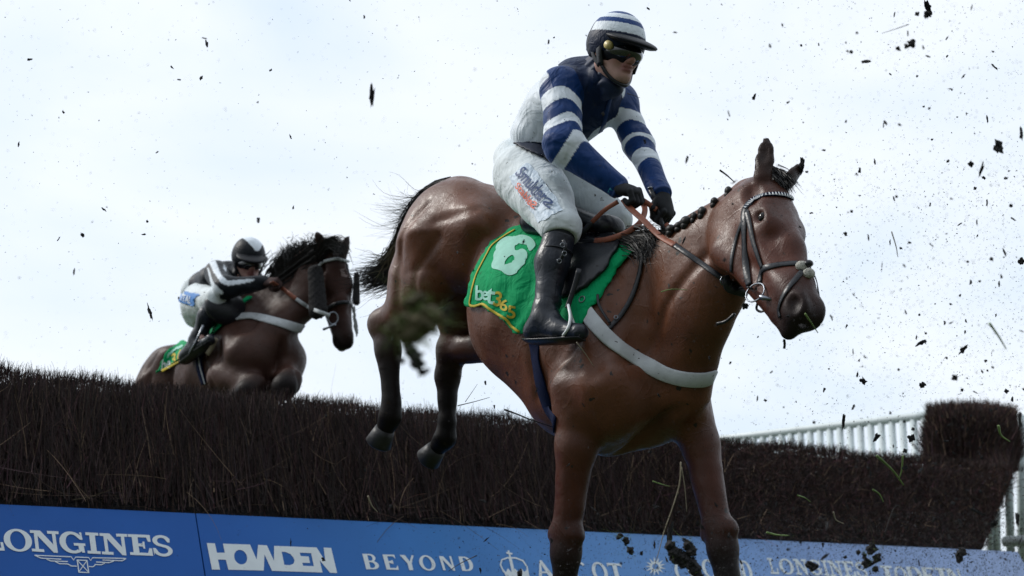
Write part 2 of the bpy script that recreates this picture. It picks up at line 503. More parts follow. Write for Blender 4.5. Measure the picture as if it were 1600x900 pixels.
M['boot'] = mat_basic('polished boot leather', (.008, .012, .022), .38, noise=.35, nscale=14, bump=.2, bscale=40, mud=.28, mudscale=55, mudcol=(.03, .024, .018), spec=.55, fold=.0035, foldscale=16)
M['tan'] = mat_basic('tan rubber rein', (.28, .085, .045), .5, noise=.25, nscale=60, bump=.5, bscale=300, bdist=.001)
M['white_web'] = mat_basic('white webbing', (.56, .59, .61), .75, noise=.12, nscale=30, mud=.55, mudscale=48, bump=.3, bscale=300, bdist=.001)
M['white_gear'] = mat_basic('white plastic', (.75, .78, .8), .35, noise=.05)
M['sheep_white'] = mat_basic('pale sheepskin', (.46, .45, .40), .95, noise=.35, nscale=90, bump=1., bscale=160, bdist=.006)
M['sheep_black'] = mat_basic('black sheepskin', (.012, .011, .012), .95, noise=.4, nscale=90, bump=1., bscale=170, bdist=.008)
M['steel'] = mat_basic('steel', (.22, .24, .27), .3, metal=1., noise=.1)
M['green'] = mat_basic('green number cloth', (.0, .34, .12), .75, noise=.14, nscale=11, bump=.3, bscale=500, mud=.3, mudscale=44, bdist=.001, fold=.010, foldscale=13, spec=.15)
M['yellow'] = mat_basic('yellow trim', (.55, .42, .02), .7, noise=.15, nscale=40)
M['pale_mint'] = mat_basic('pale printed numeral', (.33, .68, .56), .7, noise=.12, nscale=30)
M['navy_web'] = mat_basic('navy girth', (.006, .011, .040), .8, spec=.1, noise=.3, nscale=40, bump=.3, bscale=300, bdist=.001)
M['silks'] = mat_basic('racing silks', (0, 0, 0), .50, noise=.10, nscale=25, attr=True, fold=.016, foldscale=8, mud=.26, mudscale=42, mudcol=(.03, .03, .035), spec=.22)
M['breeches'] = mat_basic('white breeches', (.74, .80, .82), .62, noise=.07, nscale=16, fold=.012, foldscale=9, mud=.34, mudscale=40, mudcol=(.10, .10, .09), spec=.2)
M['glove'] = mat_basic('black knitted glove', (.010, .012, .016), .8, noise=.3, nscale=60, bump=.5, bscale=300, bdist=.001)
M['skin'] = mat_basic('skin', (0, 0, 0), .5, noise=.10, nscale=30, attr=True, bump=.15, bscale=200, bdist=.001, mud=.22, mudscale=70, spec=.4)
M['helmet'] = mat_basic('helmet silk cover', (0, 0, 0), .5, noise=.08, nscale=30, attr=True, fold=.003, foldscale=30, mud=.25, mudscale=60, spec=.25)
M['black_plastic'] = mat_basic('black plastic', (.007, .008, .012), .5, noise=.2, spec=.3)
M['lens'] = mat_basic('dark goggle lens', (.01, .011, .014), .08, spec=.9, coat=1.)
M['gold'] = mat_basic('pale yellow disc', (.62, .50, .20), .4, noise=.1)
M['navy_txt'] = mat_basic('navy print', (.008, .045, .16), .6, noise=.1)
M['orange_txt'] = mat_basic('orange print', (.75, .13, .06), .6, noise=.1)
M['white_txt'] = mat_basic('white print', (.76, .82, .85), .6, noise=.05)
M['teal'] = mat_basic('teal wrist band', (.01, .22, .28), .6, noise=.1)
M['patch'] = mat_basic('white name panel', (.58, .68, .78), .55, noise=.05, fold=.012, foldscale=14)
M['blue_patch'] = mat_basic('bright blue panel', (.02, .20, .58), .55, noise=.1)
M['mud'] = mat_basic('flying mud', (.016, .015, .017), .85, noise=.5, nscale=60, bump=.8, bscale=120)
M['turf'] = mat_basic('turf clod', (.10, .085, .045), .9, noise=.6, nscale=40, bump=1., bscale=80)
M['blade'] = mat_basic('grass blade', (.17, .26, .07), .6, noise=.4, nscale=30)
M['straw'] = mat_basic('dry stalk', (.33, .28, .2), .7, noise=.3, nscale=30)
M['twig'] = mat_basic('birch twig', (0, 0, 0), .75, attr=True, spec=.25)
M['brown_glove'] = mat_basic('brown glove', (.045, .020, .018), .8, noise=.3, nscale=60, bump=.5, bscale=300, bdist=.001)
M['core'] = mat_basic('packed brush', (.006, .0045, .005), .95, noise=.5, nscale=30, bump=1., bscale=60, bdist=.02)
M['rail'] = mat_basic('white rail', (.70, .78, .80), .35, noise=.08, nscale=6)
M['wood'] = mat_basic('dark timber', (.05, .035, .025), .8, noise=.3, nscale=20)

# ================================================================== THE SETTING
# ground: one turf sheet to the horizon
def build_ground():
    m, nt, b = new_mat('turf ground'); l = nt.links.new
    tc = nt.nodes.new('ShaderNodeTexCoord')
    n1 = nt.nodes.new('ShaderNodeTexNoise'); n1.inputs['Scale'].default_value = 1.3; n1.inputs['Detail'].default_value = 8
    n2 = nt.nodes.new('ShaderNodeTexNoise'); n2.inputs['Scale'].default_value = 60; n2.inputs['Detail'].default_value = 4
    l(tc.outputs['Object'], n1.inputs['Vector']); l(tc.outputs['Object'], n2.inputs['Vector'])
    r = nt.nodes.new('ShaderNodeValToRGB'); r.color_ramp.elements[0].position = .35; r.color_ramp.elements[0].color = (.03, .05, .012, 1)
    r.color_ramp.elements[1].position = .7; r.color_ramp.elements[1].color = (.06, .085, .025, 1)
    l(n1.outputs['Fac'], r.inputs[0]); l(r.outputs[0], b.inputs['Base Color']); b.inputs['Roughness'].default_value = .9
    bp = nt.nodes.new('ShaderNodeBump'); bp.inputs['Distance'].default_value = .03; l(n2.outputs['Fac'], bp.inputs['Height']); l(bp.outputs[0], b.inputs['Normal'])
    V = []; F = []
    rs = [0, 2, 5, 10, 20, 40, 90, 200, 500, 1500, 4000]; n = 32
    V.append((0, 0, 0))
    for r_ in rs[1:]:
        for j in range(n):
            a = 2 * math.pi * j / n
            V.append((r_ * math.cos(a), r_ * math.sin(a), 0))
    for j in range(n): F.append((0, 1 + j, 1 + (j + 1) % n))
    for i in range(len(rs) - 2):
        for j in range(n):
            F.append((1 + i * n + j, 1 + (i + 1) * n + j, 1 + (i + 1) * n + (j + 1) % n, 1 + i * n + (j + 1) % n))
    o = meshobj('ground', V, F, m); tag(o, kind='structure')
build_ground()

Z = np.array([0, 0, 1.])
def at_height(px, py, z):
    r = ray(px, py); return C0 + r * ((z - CAM_Z) / r[2])
BT = .67                                   # height of the board's top edge
B0 = at_height(0, 788, BT); B1 = at_height(1590, 862, BT)
D = nrm(B1 - B0); NB = nrm(np.cross(Z, D))           # NB: away from the camera side
if NB[1] < 0: NB = -NB
LEAN = math.radians(30)
BU = Z * math.cos(LEAN) + NB * math.sin(LEAN)        # up along the leaning face
NF = nrm(np.cross(D, BU))                            # out of the face, towards the camera
if NF[1] > 0: NF = -NF
def bp(u, v, w=0): return B0 + D * u + BU * v + NF * w   # u along, v up the face from the board's top edge, w outwards
def board_uv(px, py, w=0):
    p = plane_hit(px, py, B0 + NF * w, NF); q = p - B0
    return float(q @ D), float(q @ BU)
BLEN = np.linalg.norm(B1 - B0)
VB = -BT / math.cos(LEAN)                            # the face meets the ground here

m_board, nt, b_ = new_mat('printed blue board'); l_ = nt.links.new
tc_ = nt.nodes.new('ShaderNodeTexCoord'); n_ = nt.nodes.new('ShaderNodeTexNoise'); n_.inputs['Scale'].default_value = 2.5; n_.inputs['Detail'].default_value = 6
l_(tc_.outputs['Object'], n_.inputs['Vector'])
at_ = nt.nodes.new('ShaderNodeAttribute'); at_.attribute_name = 'Col'
mr_ = nt.nodes.new('ShaderNodeMapRange'); mr_.inputs[3].default_value = .82; mr_.inputs[4].default_value = 1.18; l_(n_.outputs['Fac'], mr_.inputs[0])
vm_ = nt.nodes.new('ShaderNodeVectorMath'); vm_.operation = 'SCALE'; l_(at_.outputs['Color'], vm_.inputs[0]); l_(mr_.outputs[0], vm_.inputs['Scale'])
l_(vm_.outputs[0], b_.inputs['Base Color']); b_.inputs['Roughness'].default_value = .5; b_.inputs['Specular IOR Level'].default_value = .22

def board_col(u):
    # deep blue, with pale haze and glare painted in towards the right
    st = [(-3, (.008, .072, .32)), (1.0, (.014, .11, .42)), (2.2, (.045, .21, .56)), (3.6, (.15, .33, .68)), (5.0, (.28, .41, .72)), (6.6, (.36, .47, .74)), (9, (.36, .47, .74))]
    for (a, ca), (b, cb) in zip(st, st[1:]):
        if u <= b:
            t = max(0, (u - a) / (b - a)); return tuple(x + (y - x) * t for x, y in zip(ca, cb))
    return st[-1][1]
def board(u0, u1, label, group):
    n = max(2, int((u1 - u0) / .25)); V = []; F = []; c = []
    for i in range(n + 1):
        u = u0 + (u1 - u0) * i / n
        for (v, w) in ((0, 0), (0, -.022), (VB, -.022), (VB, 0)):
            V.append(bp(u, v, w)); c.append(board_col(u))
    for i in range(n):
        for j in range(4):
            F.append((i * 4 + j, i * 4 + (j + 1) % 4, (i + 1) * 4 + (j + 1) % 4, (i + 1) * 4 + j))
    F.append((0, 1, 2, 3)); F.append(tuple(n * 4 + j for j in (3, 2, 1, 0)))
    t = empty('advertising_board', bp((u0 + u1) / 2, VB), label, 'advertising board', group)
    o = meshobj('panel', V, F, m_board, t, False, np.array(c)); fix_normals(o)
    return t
us = board_uv(305, 800)[0]
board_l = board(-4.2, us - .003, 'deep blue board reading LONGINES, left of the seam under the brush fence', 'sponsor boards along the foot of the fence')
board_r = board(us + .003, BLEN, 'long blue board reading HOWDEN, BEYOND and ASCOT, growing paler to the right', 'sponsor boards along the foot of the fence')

def fill2d(loops, w, name, mat, parent, tomesh):
    """2-D outlines (with holes) filled as one flat mesh, then carried into the world by tomesh(u, v)"""
    cu = bpy.data.curves.new('tmp', 'CURVE'); cu.dimensions = '2D'; cu.fill_mode = 'BOTH'
    for lp in loops:
        sp = cu.splines.new('POLY'); sp.points.add(len(lp) - 1); sp.use_cyclic_u = True
        for i, (x, y) in enumerate(lp): sp.points[i].co = (x, y, 0, 1)
    o = bpy.data.objects.new('tmp', cu); COL.objects.link(o)
    dg = bpy.context.evaluated_depsgraph_get(); me = bpy.data.meshes.new_from_object(o.evaluated_get(dg))
    bm = bmesh.new(); bm.from_mesh(me)
    V = [tomesh(v.co.x, v.co.y) for v in bm.verts]
    bm.verts.index_update(); F = [[v.index for v in f.verts] for f in bm.faces]; bm.free()
    bpy.data.objects.remove(o); bpy.data.curves.remove(cu); bpy.data.meshes.remove(me)
    if not F: return None
    return V, F

def arc(cx, cy, rx, ry, a0, a1, n=14):
    return [(cx + rx * math.cos(math.radians(a0 + (a1 - a0) * i / n)), cy + ry * math.sin(math.radians(a0 + (a1 - a0) * i / n))) for i in range(n + 1)]
def rect(x0, y0, x1, y1): return [(x0, y0), (x1, y0), (x1, y1), (x0, y1)]
# slab-serif capitals in a unit box, y down (0 top, 1 bottom); every glyph is outlines plus holes
def G_(ch, th=.17, sf=.13):
    e = sf
    if ch == 'O': return [arc(.5, .5, .5, .5, 0, 350, 30), arc(.5, .5, .5 - th * 1.35, .5 - e * .75, 0, 350, 30)]
    if ch == 'I': return [[(0, 0), (1, 0), (1, e), (.72, e), (.72, 1 - e), (1, 1 - e), (1, 1), (0, 1), (0, 1 - e), (.28, 1 - e), (.28, e), (0, e)]]
    if ch == 'L': return [[(0, 0), (.6, 0), (.6, e), (.4, e), (.4, 1 - e), (.86, 1 - e), (.86, .62), (1, .62), (1, 1), (0, 1), (0, 1 - e), (.18, 1 - e), (.18, e), (0, e)]]
    if ch == 'N': return [[(0, 0), (.36, 0), (.76, .62), (.76, e), (.60, e), (.60, 0), (1, 0), (1, e), (.88, e), (.88, 1), (.74, 1), (.25, .25), (.25, 1 - e), (.42, 1 - e), (.42, 1), (0, 1), (0, 1 - e), (.13, 1 - e), (.13, e), (0, e)]]
    if ch == 'E': return [[(0, 0), (.98, 0), (.98, .33), (.86, .33), (.80, e), (.42, e), (.42, .43), (.6, .43), (.62, .33), (.70, .33), (.70, .67), (.62, .67), (.6, .57), (.42, .57), (.42, 1 - e), (.80, 1 - e), (.88, .64), (1, .64), (1, 1), (0, 1), (0, 1 - e), (.16, 1 - e), (.16, e), (0, e)]]
    if ch == 'G':
        o = arc(.5, .5, .5, .5, -38, -318, 26); i = arc(.52, .5, .5 - th * 1.35, .5 - e, -318, -48, 24)
        return [[(.93, .02), (.93, .36), (.82, .36)] + i[::-1][:1] + i[::-1][1:-1] + [(.72, .86), (.72, .64), (.55, .64), (.55, .52), (1, .52), (1, .64), (.93, .64), (.93, .95), (.82, .95)] + arc(.5, .5, .5, .5, 50, 322, 26) + [(.84, .08), (.85, .02)]]
    if ch == 'S':
        a = arc(.48, .27, .46, .27, -25, -265, 16); b = arc(.5, .72, .5, .28, -85, 155, 16)
        c = arc(.5, .72, .27, .155, 150, -85, 12); d = arc(.48, .27, .22, .145, -265, -20, 12)
        return [[(.9, .0), (.9, .33), (.78, .33)] + d[::-1] + b + [(.02, .98), (.0, .62), (.14, .62)] + c + a[::-1]]
    if ch == 'B': return [[(0, 0), (.55, 0)] + arc(.55, .25, .33, .25, -90, 60, 8) + arc(.58, .73, .42, .27, -60, 90, 8) + [(0, 1)], [(.34, .09), (.5, .09)] + arc(.5, .27, .16, .17, -90, 90, 6) + [(.34, .44)], [(.34, .54), (.5, .54)] + arc(.52, .73, .2, .18, -90, 90, 6) + [(.34, .91)]]
    if ch == 'D': return [[(0, 0), (.45, 0)] + arc(.45, .5, .55, .5, -90, 90, 16) + [(0, 1)], [(.3, .09), (.42, .09)] + arc(.42, .5, .28, .41, -90, 90, 12) + [(.3, .91)]]
    if ch == 'Y': return [[(0, 0), (.38, 0), (.6, .42), (.85, 0), (1, 0), (.72, .55), (.72, 1), (.40, 1), (.40, .56)]]
    if ch == 'e': return [[(0, 0), (.95, 0), (.95, .28), (.80, .11), (.34, .11), (.34, .44), (.70, .36), (.70, .62), (.34, .54), (.34, .88), (.82, .88), (1, .68), (1, 1), (0, 1)]]
    if ch == 'n': return [[(0, 0), (.32, 0), (.80, .66), (.80, 0), (.95, 0), (.95, 1), (.78, 1), (.2, .25), (.2, 1), (0, 1)]]
    if ch == 'A': return [[(.42, 0), (.6, 0), (1, 1), (.68, 1), (.6, .76), (.28, .76), (.2, 1), (0, 1)], [(.44, .24), (.57, .66), (.31, .66)]]
    if ch == 'C': return [arc(.5, .5, .5, .5, -45, -315, 24) + arc(.55, .5, .27, .38, -315, -45, 20)]
    if ch == 'T': return [[(0, 0), (1, 0), (1, .22), (.9, .12), (.66, .12), (.66, 1), (.36, 1), (.36, .12), (.1, .12), (0, .22)]]
def quadmap(q):
    (x0, y0), (x1, y1), (x2, y2), (x3, y3) = q
    return lambda a, b: ((x0 * (1 - a) + x1 * a) * (1 - b) + (x3 * (1 - a) + x2 * a) * b, (y0 * (1 - a) + y1 * a) * (1 - b) + (y3 * (1 - a) + y2 * a) * b)
def stroke(pts, w):
    """a thin band along a polyline, as an outline"""
    L_, R_ = [], []
    for i, p in enumerate(pts):
        a = np.array(pts[max(i - 1, 0)], float); b = np.array(pts[min(i + 1, len(pts) - 1)], float)
        t = (b - a) / (np.linalg.norm(b - a) + 1e-9); n = np.array([-t[1], t[0]]) * w / 2
        L_.append(tuple(np.array(p) + n)); R_.append(tuple(np.array(p) - n))
    return L_ + R_[::-1]
def board_print(shapes, parent, name='lettering', lift=.002):
    """shapes: list of groups of loops in photo pixels"""
    V = []; F = []
    for k, loops in enumerate(shapes):
        lo = [[board_uv(x, y, lift) for x, y in lp] for lp in loops]
        r = fill2d(lo, 0, 'x', None, None, lambda u, v: bp(u, v, lift + .0004 * (k % 5)))
        if r is None: continue
        b = len(V); V += r[0]; F += [[i + b for i in f] for f in r[1]]
    o = meshobj(name, V, F, M['white_txt'], parent, False)
    return o
def zq(x0, y0, s):
    return lambda x, y: (x0 + x / s, y0 + y / s)
def word(chars, quads, zf, **kw):
    out = []
    for ch, q in zip(chars, quads):
        f = quadmap([zf(*p) for p in q])
        g = G_(ch, **kw)
        # subdivide so curves follow the quad
        out.append([[f(*p) for p in lp] for lp in g])
    return out
z1 = zq(0, 800, 5.0)
sh = word('LONGINES', [[(-150, 120), (0, 128), (38, 302), (-120, 296)], [(14, 130), (234, 134), (264, 312), (44, 308)], [(232, 142), (455, 152), (480, 322), (250, 308)],
    [(450, 148), (646, 158), (680, 328), (478, 322)], [(665, 160), (765, 165), (787, 330), (685, 325)], [(776, 165), (992, 172), (1014, 340), (798, 330)],
    [(998, 173), (1172, 180), (1196, 343), (1018, 335)], [(1180, 178), (1334, 185), (1354, 352), (1204, 345)]], z1)
def st(pts, w, zf): return [stroke([zf(*p) for p in pts], w)]
for pts in [[(270, 339), (555, 351), (575, 376), (590, 353), (692, 357), (708, 380), (722, 358), (985, 364)], [(270, 339), (320, 362), (478, 370)], [(360, 366), (395, 382), (530, 387)],
            [(430, 386), (465, 404), (528, 406)], [(528, 406), (556, 422), (600, 424)], [(985, 364), (955, 382), (800, 376)], [(890, 384), (850, 397), (750, 392)], [(820, 400), (790, 412), (740, 410)], [(745, 412), (728, 428), (694, 426)]]:
    sh.append(st(pts, 1.5, z1))
sh.append([[z1(*p) for p in [(598, 372), (682, 375), (698, 478), (612, 474)]], [z1(*p) for p in [(608, 380), (675, 383), (688, 470), (620, 466)]]])
sh.append(st([(606, 380), (690, 470)], 1.3, z1)); sh.append(st([(678, 382), (617, 467)], 1.3, z1))
board_print(sh, board_l)
z2 = zq(300, 820, 6.154)
outer = [(142, 175), (220, 178), (240, 268), (315, 268), (297, 181), (558, 190), (622, 335), (635, 193), (720, 197), (788, 345), (790, 202), (1198, 218), (1282, 350), (1266, 219), (1338, 222), (1396, 464), (1328, 461), (1228, 342), (1255, 459), (770, 443), (697, 285), (690, 440), (350, 432), (325, 336), (250, 334), (270, 432), (192, 430)]
oh = [(468 + 62 * math.cos(t) + 10 * math.sin(t), 311 + 70 * math.sin(t)) for t in [i * math.pi / 14 for i in range(28)]]
dh = [(862, 258), (900, 262), (945, 280), (975, 315), (986, 345), (975, 375), (940, 388), (888, 385)]
eh = [(1035, 268), (1145, 272), (1172, 398), (1068, 394), (1060, 365), (1135, 367), (1122, 305), (1045, 300)]
board_print([[[z2(*p) for p in q] for q in (outer, oh, dh, eh)]], board_r)
z3 = zq(550, 840, 4.848)
sh = word('BeYOnD', [[(78, 122), (182, 125), (212, 240), (108, 240)], [(230, 128), (325, 130), (355, 245), (262, 242)], [(360, 132), (466, 135), (492, 248), (395, 246)],
    [(496, 133), (612, 135), (646, 253), (522, 250)], [(658, 142), (754, 142), (787, 252), (690, 248)], [(805, 143), (897, 145), (932, 254), (836, 252)]], z3)
board_print(sh, board_r); sh = []
crown = [[(1150, 262), (1125, 205), (1135, 168), (1180, 152), (1240, 154), (1295, 175), (1325, 220), (1340, 300)]]
sh.append(st(crown[0], 2.4, z3)); sh.append(st([(1198, 155), (1228, 290)], 4.5, z3)); sh.append(st([(1183, 97), (1198, 150)], 2.6, z3)); sh.append(st([(1168, 116), (1214, 124)], 2.6, z3))
sh.append([[z3(*p) for p in [(1140, 236), (1165, 262), (1180, 232), (1205, 262), (1232, 236), (1262, 262), (1282, 236), (1305, 262), (1328, 236), (1340, 300), (1165, 300)]]])
board_print(sh, board_r, 'crown_emblem'); sh = word('A', [[(1385, 172), (1470, 172), (1535, 300), (1415, 300)]], z3)
z4 = zq(880, 840, 4.444)
sh += word('SCOT', [[(-60, 160), (20, 160), (45, 290), (-40, 290)], [(48, 165), (160, 168), (190, 300), (70, 300)], [(184, 168), (288, 172), (325, 305), (215, 302)], [(300, 176), (398, 182), (432, 308), (330, 306)]], z4)
board_print(sh, board_r); sh = []
sh.append([[z4(640 + (34 + 40 * (i % 2)) * math.cos(i * math.pi / 13), 200 + (30 + 38 * (i % 2)) * math.sin(i * math.pi / 13)) for i in range(26)], [z4(640 + 22 * math.cos(i * math.pi / 8), 200 + 20 * math.sin(i * math.pi / 8)) for i in range(16)]])
board_print(sh, board_r, 'star_emblem'); sh = word('CCOODD', [[(760, 168), (835, 170), (870, 300), (790, 298)], [(850, 150), (930, 152), (960, 285), (880, 284)], [(945, 150), (1045, 152), (1085, 285), (985, 284)], [(1060, 180), (1140, 182), (1170, 300), (1090, 300)], [(1150, 165), (1215, 168), (1250, 300), (1185, 300)], [(1222, 160), (1290, 162), (1330, 300), (1255, 300)]], z4)
z5 = zq(1180, 830, 3.81)
q8 = []
for i, (a, b) in enumerate(((68, 118), (130, 215), (222, 300), (306, 382), (388, 420), (426, 505), (510, 580), (586, 650))):
    y = 158 + i * 3.2; q8.append([(a, y), (b, y + 3), (b + 26, y + 98), (a + 26, y + 95)])
board_print(sh, board_r); sh = word('LONGINES', q8, z5)
q6 = []
for i, (a, b) in enumerate(((740, 810), (816, 890), (896, 980), (986, 1060), (1066, 1130), (1136, 1215))):
    y = 204 + i * 3.5; q6.append([(a, y), (b, y + 3), (b + 26, y + 98), (a + 26, y + 95)])
board_print(sh, board_r); sh = word('IODeIn', q6, z5)
board_print(sh, board_r)

# ------------------------------------------------------------------ birch fence
VT = (1.34 - BT) / math.cos(LEAN)                    # front top edge along the face
UL, UR = -3.4, board_uv(1537, 858)[0]
ctop = board_uv(1576, 700)
THK = .95
def core_fence():
    V = []; F = []; n = 40
    for i in range(n + 1):
        t = i / n; ub = UL + (UR - UL) * t; ut = UL + (ctop[0] - .05 - UL) * t
        V += [bp(ub, .005, -.03), bp(ut, VT - .05, -.05), bp(ut, VT - .05, -.05) + NB * THK, np.append((bp(ub, 0, -.03) + NB * (THK + .4))[:2], 0), np.append(bp(ub, 0, -.06)[:2], 0)]
    for i in range(n):
        for j in range(5): F.append((i * 5 + j, i * 5 + (j + 1) % 5, (i + 1) * 5 + (j + 1) % 5, (i + 1) * 5 + j))
    F.append((0, 1, 2, 3, 4)); F.append(tuple(n * 5 + j for j in (4, 3, 2, 1, 0)))
    return V, F
def twigs(base, dirs, length, width, col, curl=.25, seg=2):
    """many thin bent twigs as one mesh: base (n,3), dirs (n,3), length (n), width (n), col (n,3)"""
    n = len(base); d = dirs / np.linalg.norm(dirs, axis=1)[:, None]
    view = C0 - base; view /= np.linalg.norm(view, axis=1)[:, None]
    side = np.cross(d, view + rng.normal(0, .5, (n, 3))); side /= np.linalg.norm(side, axis=1)[:, None] + 1e-9
    bend = rng.normal(0, curl, (n, 3))
    rows = []
    for k in range(seg + 1):
        t = k / seg
        c = base + d * (length * t)[:, None] + bend * (length * t * t)[:, None]
        w = (width * (1 - .75 * t) / 2)[:, None]
        rows += [c - side * w, c + side * w]
    V = np.stack(rows, 1).reshape(-1, 3); m = 2 * (seg + 1)
    idx = np.arange(n)[:, None] * m
    F = np.concatenate([idx + np.array([2 * k, 2 * k + 1, 2 * k + 3, 2 * k + 2]) for k in range(seg)])
    return V, F, np.repeat(col, m, 0)
def brush_col(n, light=.05, redshift=0.):
    b = np.array([.027, .0155, .0145]); c = b * rng.lognormal(0, .55, (n, 1)) * (1 + rng.normal(0, .12, (n, 3)))
    k = rng.random(n) < light
    c[k] = np.array([.11, .075, .05]) * rng.lognormal(0, .45, (k.sum(), 1))
    return np.clip(c, 0.002, .5)
fence = empty('birch_fence', np.append(bp(BLEN / 2, VB)[:2], 0), 'long dark birch brush jump with a trimmed top behind the blue boards', 'jump')
V, F = core_fence(); core = meshobj('packed_core', V, F, M['core'], fence, False); fix_normals(core)
def top_u(t): return UL + (ctop[0] - UL) * t
n = 78000
t = rng.random(n); vv = rng.random(n) ** .9
u = UL + (UR + (ctop[0] - UR) * vv - UL) * t
right = np.clip((u - 3.2) / 1.4, 0, 1)[:, None]
base = B0 + np.outer(u, D) + np.outer(vv * (VT - .02) - .0, BU) + np.outer(rng.uniform(-.05, .03, n), NF)
dirs = BU * (1 - .55 * right) + rng.normal(0, 1, (n, 3)) * (.16 + .55 * right) + NF * (.10 + .35 * right) * rng.random((n, 1))
ln = rng.uniform(.10, .34, n) * (1 - .72 * right[:, 0])
ln = np.minimum(ln, np.maximum(.02, (VT - vv * VT) * .82))
c = brush_col(n, .035) * (1 + .9 * right)
V1, F1, C1 = twigs(base, dirs, ln, rng.uniform(.0022, .0056, n), c, .13)
# trimmed top: short ends standing up along the front edge and across the top
n = 30000
t = rng.random(n); dep = rng.random(n) ** 1.8 * THK; u = UL + (ctop[0] - UL) * t
base = B0 + np.outer(u, D) + np.outer(np.full(n, VT - .06), BU) + np.outer(dep, NB) + rng.normal(0, .006, (n, 3))
wave = .012 * np.sin(u * 5.1) + .010 * np.sin(u * 13.7 + 1) + .006 * np.sin(u * 31)
base[:, 2] += wave
dirs = Z * 1 + rng.normal(0, .28, (n, 3)) + NF * rng.uniform(0, .35, (n, 1))
ln = rng.uniform(.050, .072, n) + (rng.random(n) < .012) * rng.uniform(.0, .03, n)
V2, F2, C2 = twigs(base, dirs, ln, rng.uniform(.0025, .0055, n), brush_col(n, .03), .15)
# long loose strands over the face
n = 900
u = rng.uniform(UL, 4.2, n); vv = rng.uniform(.0, .66, n) * VT
base = B0 + np.outer(u, D) + np.outer(vv, BU) + np.outer(rng.uniform(.0, .035, n), NF)
dirs = BU * rng.uniform(-.3, 1, (n, 1)) + D * rng.normal(0, .8, (n, 1)) + NF * .05
V3, F3, C3 = twigs(base, dirs, np.minimum(rng.uniform(.12, .42, n), (VT - vv) * .8), rng.uniform(.002, .004, n), brush_col(n, .30) * 1.5, .28, 5)
o3 = meshobj('loose_strand', V3, F3, M['twig'], fence, False, C3); tag(o3, kind='stuff')
o1 = meshobj('brush', np.concatenate([V1, V2]), np.concatenate([F1, F2 + len(V1)]), M['twig'], fence, False, np.concatenate([C1, C2])); tag(o1, kind='stuff')
# ragged brush at the sloping right end
n = 9000
vv = rng.random(n); ue = UR + (ctop[0] - UR) * vv
base = B0 + np.outer(ue - rng.uniform(0, .12, n), D) + np.outer(vv * VT, BU) + np.outer(rng.random(n) * .5, NB)
dirs = BU * .9 + D * rng.uniform(.0, .5, (n, 1)) + rng.normal(0, .2, (n, 3))
V4, F4, C4 = twigs(base, dirs, rng.uniform(.05, .2, n), rng.uniform(.0025, .005, n), brush_col(n, .06) * 1.6, .2)
o4 = meshobj('end_brush', V4, F4, M['twig'], fence, False, C4); tag(o4, kind='stuff')

# tall wing of brush at the right end
wing = empty('brush_wing', P(1515, 712, 10.9), 'taller ragged clump of brush at the right end of the jump', 'brush wing')
def wedge(pa, pb, pc, pd, thick):
    V = [pa, pb, pc, pd] + [p + np.array([p[0] * .1, 1, 0]) * thick for p in (pa, pb, pc, pd)]
    return V, [(0, 1, 2, 3), (7, 6, 5, 4), (0, 4, 5, 1), (1, 5, 6, 2), (2, 6, 7, 3), (3, 7, 4, 0)]
dw = 10.75
V, F = wedge(P(1460, 735, dw), P(1464, 650, dw), P(1562, 652, dw), P(1560, 735, dw), .5)
o = meshobj('packed_core', V, F, M['core'], wing, False); fix_normals(o)
n = 26000
sx = rng.random(n); sy = rng.random(n)
base = np.array([P(1450 + a * 136, 735 - b * (100 - 28 * (a - .45) ** 2), dw + rng.uniform(-.08, .5)) for a, b in zip(sx, sy)])
dirs = Z * 1 + np.outer((sx - .35) * .8, RT) + rng.normal(0, .22, (n, 3))
V5, F5, C5 = twigs(base, dirs, rng.uniform(.06, .24, n) * np.clip(1.2 - sy, .35, 1), rng.uniform(.003, .006, n), brush_col(n, .05) * 1.7, .12)
o = meshobj('brush', V5, F5, M['twig'], wing, False, C5); tag(o, kind='stuff')

# ------------------------------------------------------------------ white rails
def rail_thing(name, label, ra, rb, n_p, bottom_z, r_top, r_p, extra=(), post=()):
    t = empty(name, np.append(((ra + rb) / 2)[:2], 0), label, 'rail', 'white running rails behind the jump')
    mb = MB(); mb.tube(spline([ra, (ra + rb) / 2, rb], 6), r_top, 12); mb.build('top_rail', M['rail'], t)
    for i in range(n_p):
        f = (i + .5) / n_p; p = ra + (rb - ra) * f
        mb = MB(); mb.tube([p, np.array([p[0], p[1], bottom_z])], r_p, 8); mb.build('picket', M['rail'], t)
    return t
ra, rb = P(1075, 692, 14.6), P(1470, 646, 12.6)
rail_thing('white_rail', 'white railing with upright pickets sloping up towards the tall brush clump', ra, rb, 26, .15, .042, .034)
t = empty('white_rail', np.append(P(1578, 800, 10.4)[:2], 0), 'thick white post with pickets standing against the right edge of the brush', 'rail', 'white running rails behind the jump')
mb = MB(); mb.tube([P(1575, 690, 10.9), P(1580, 905, 10.9)], .032, 12); mb.build('post', M['rail'], t)
for x in (1545, 1556):
    mb = MB(); mb.tube([P(x, 700, 11.6), P(x + 3, 905, 11.6)], .030, 8); mb.build('picket', M['rail'], t)
for x in (1594, 1612, 1630):
    mb = MB(); mb.tube([P(x, 648, 11.4), P(x + 3, 905, 11.4)], .035, 8); mb.build('picket', M['rail'], t)
mb = MB(); mb.tube([P(1571, 846, 10.62), P(1680, 842, 10.0)], .04, 10); mb.build('lower_rail', M['rail'], t)

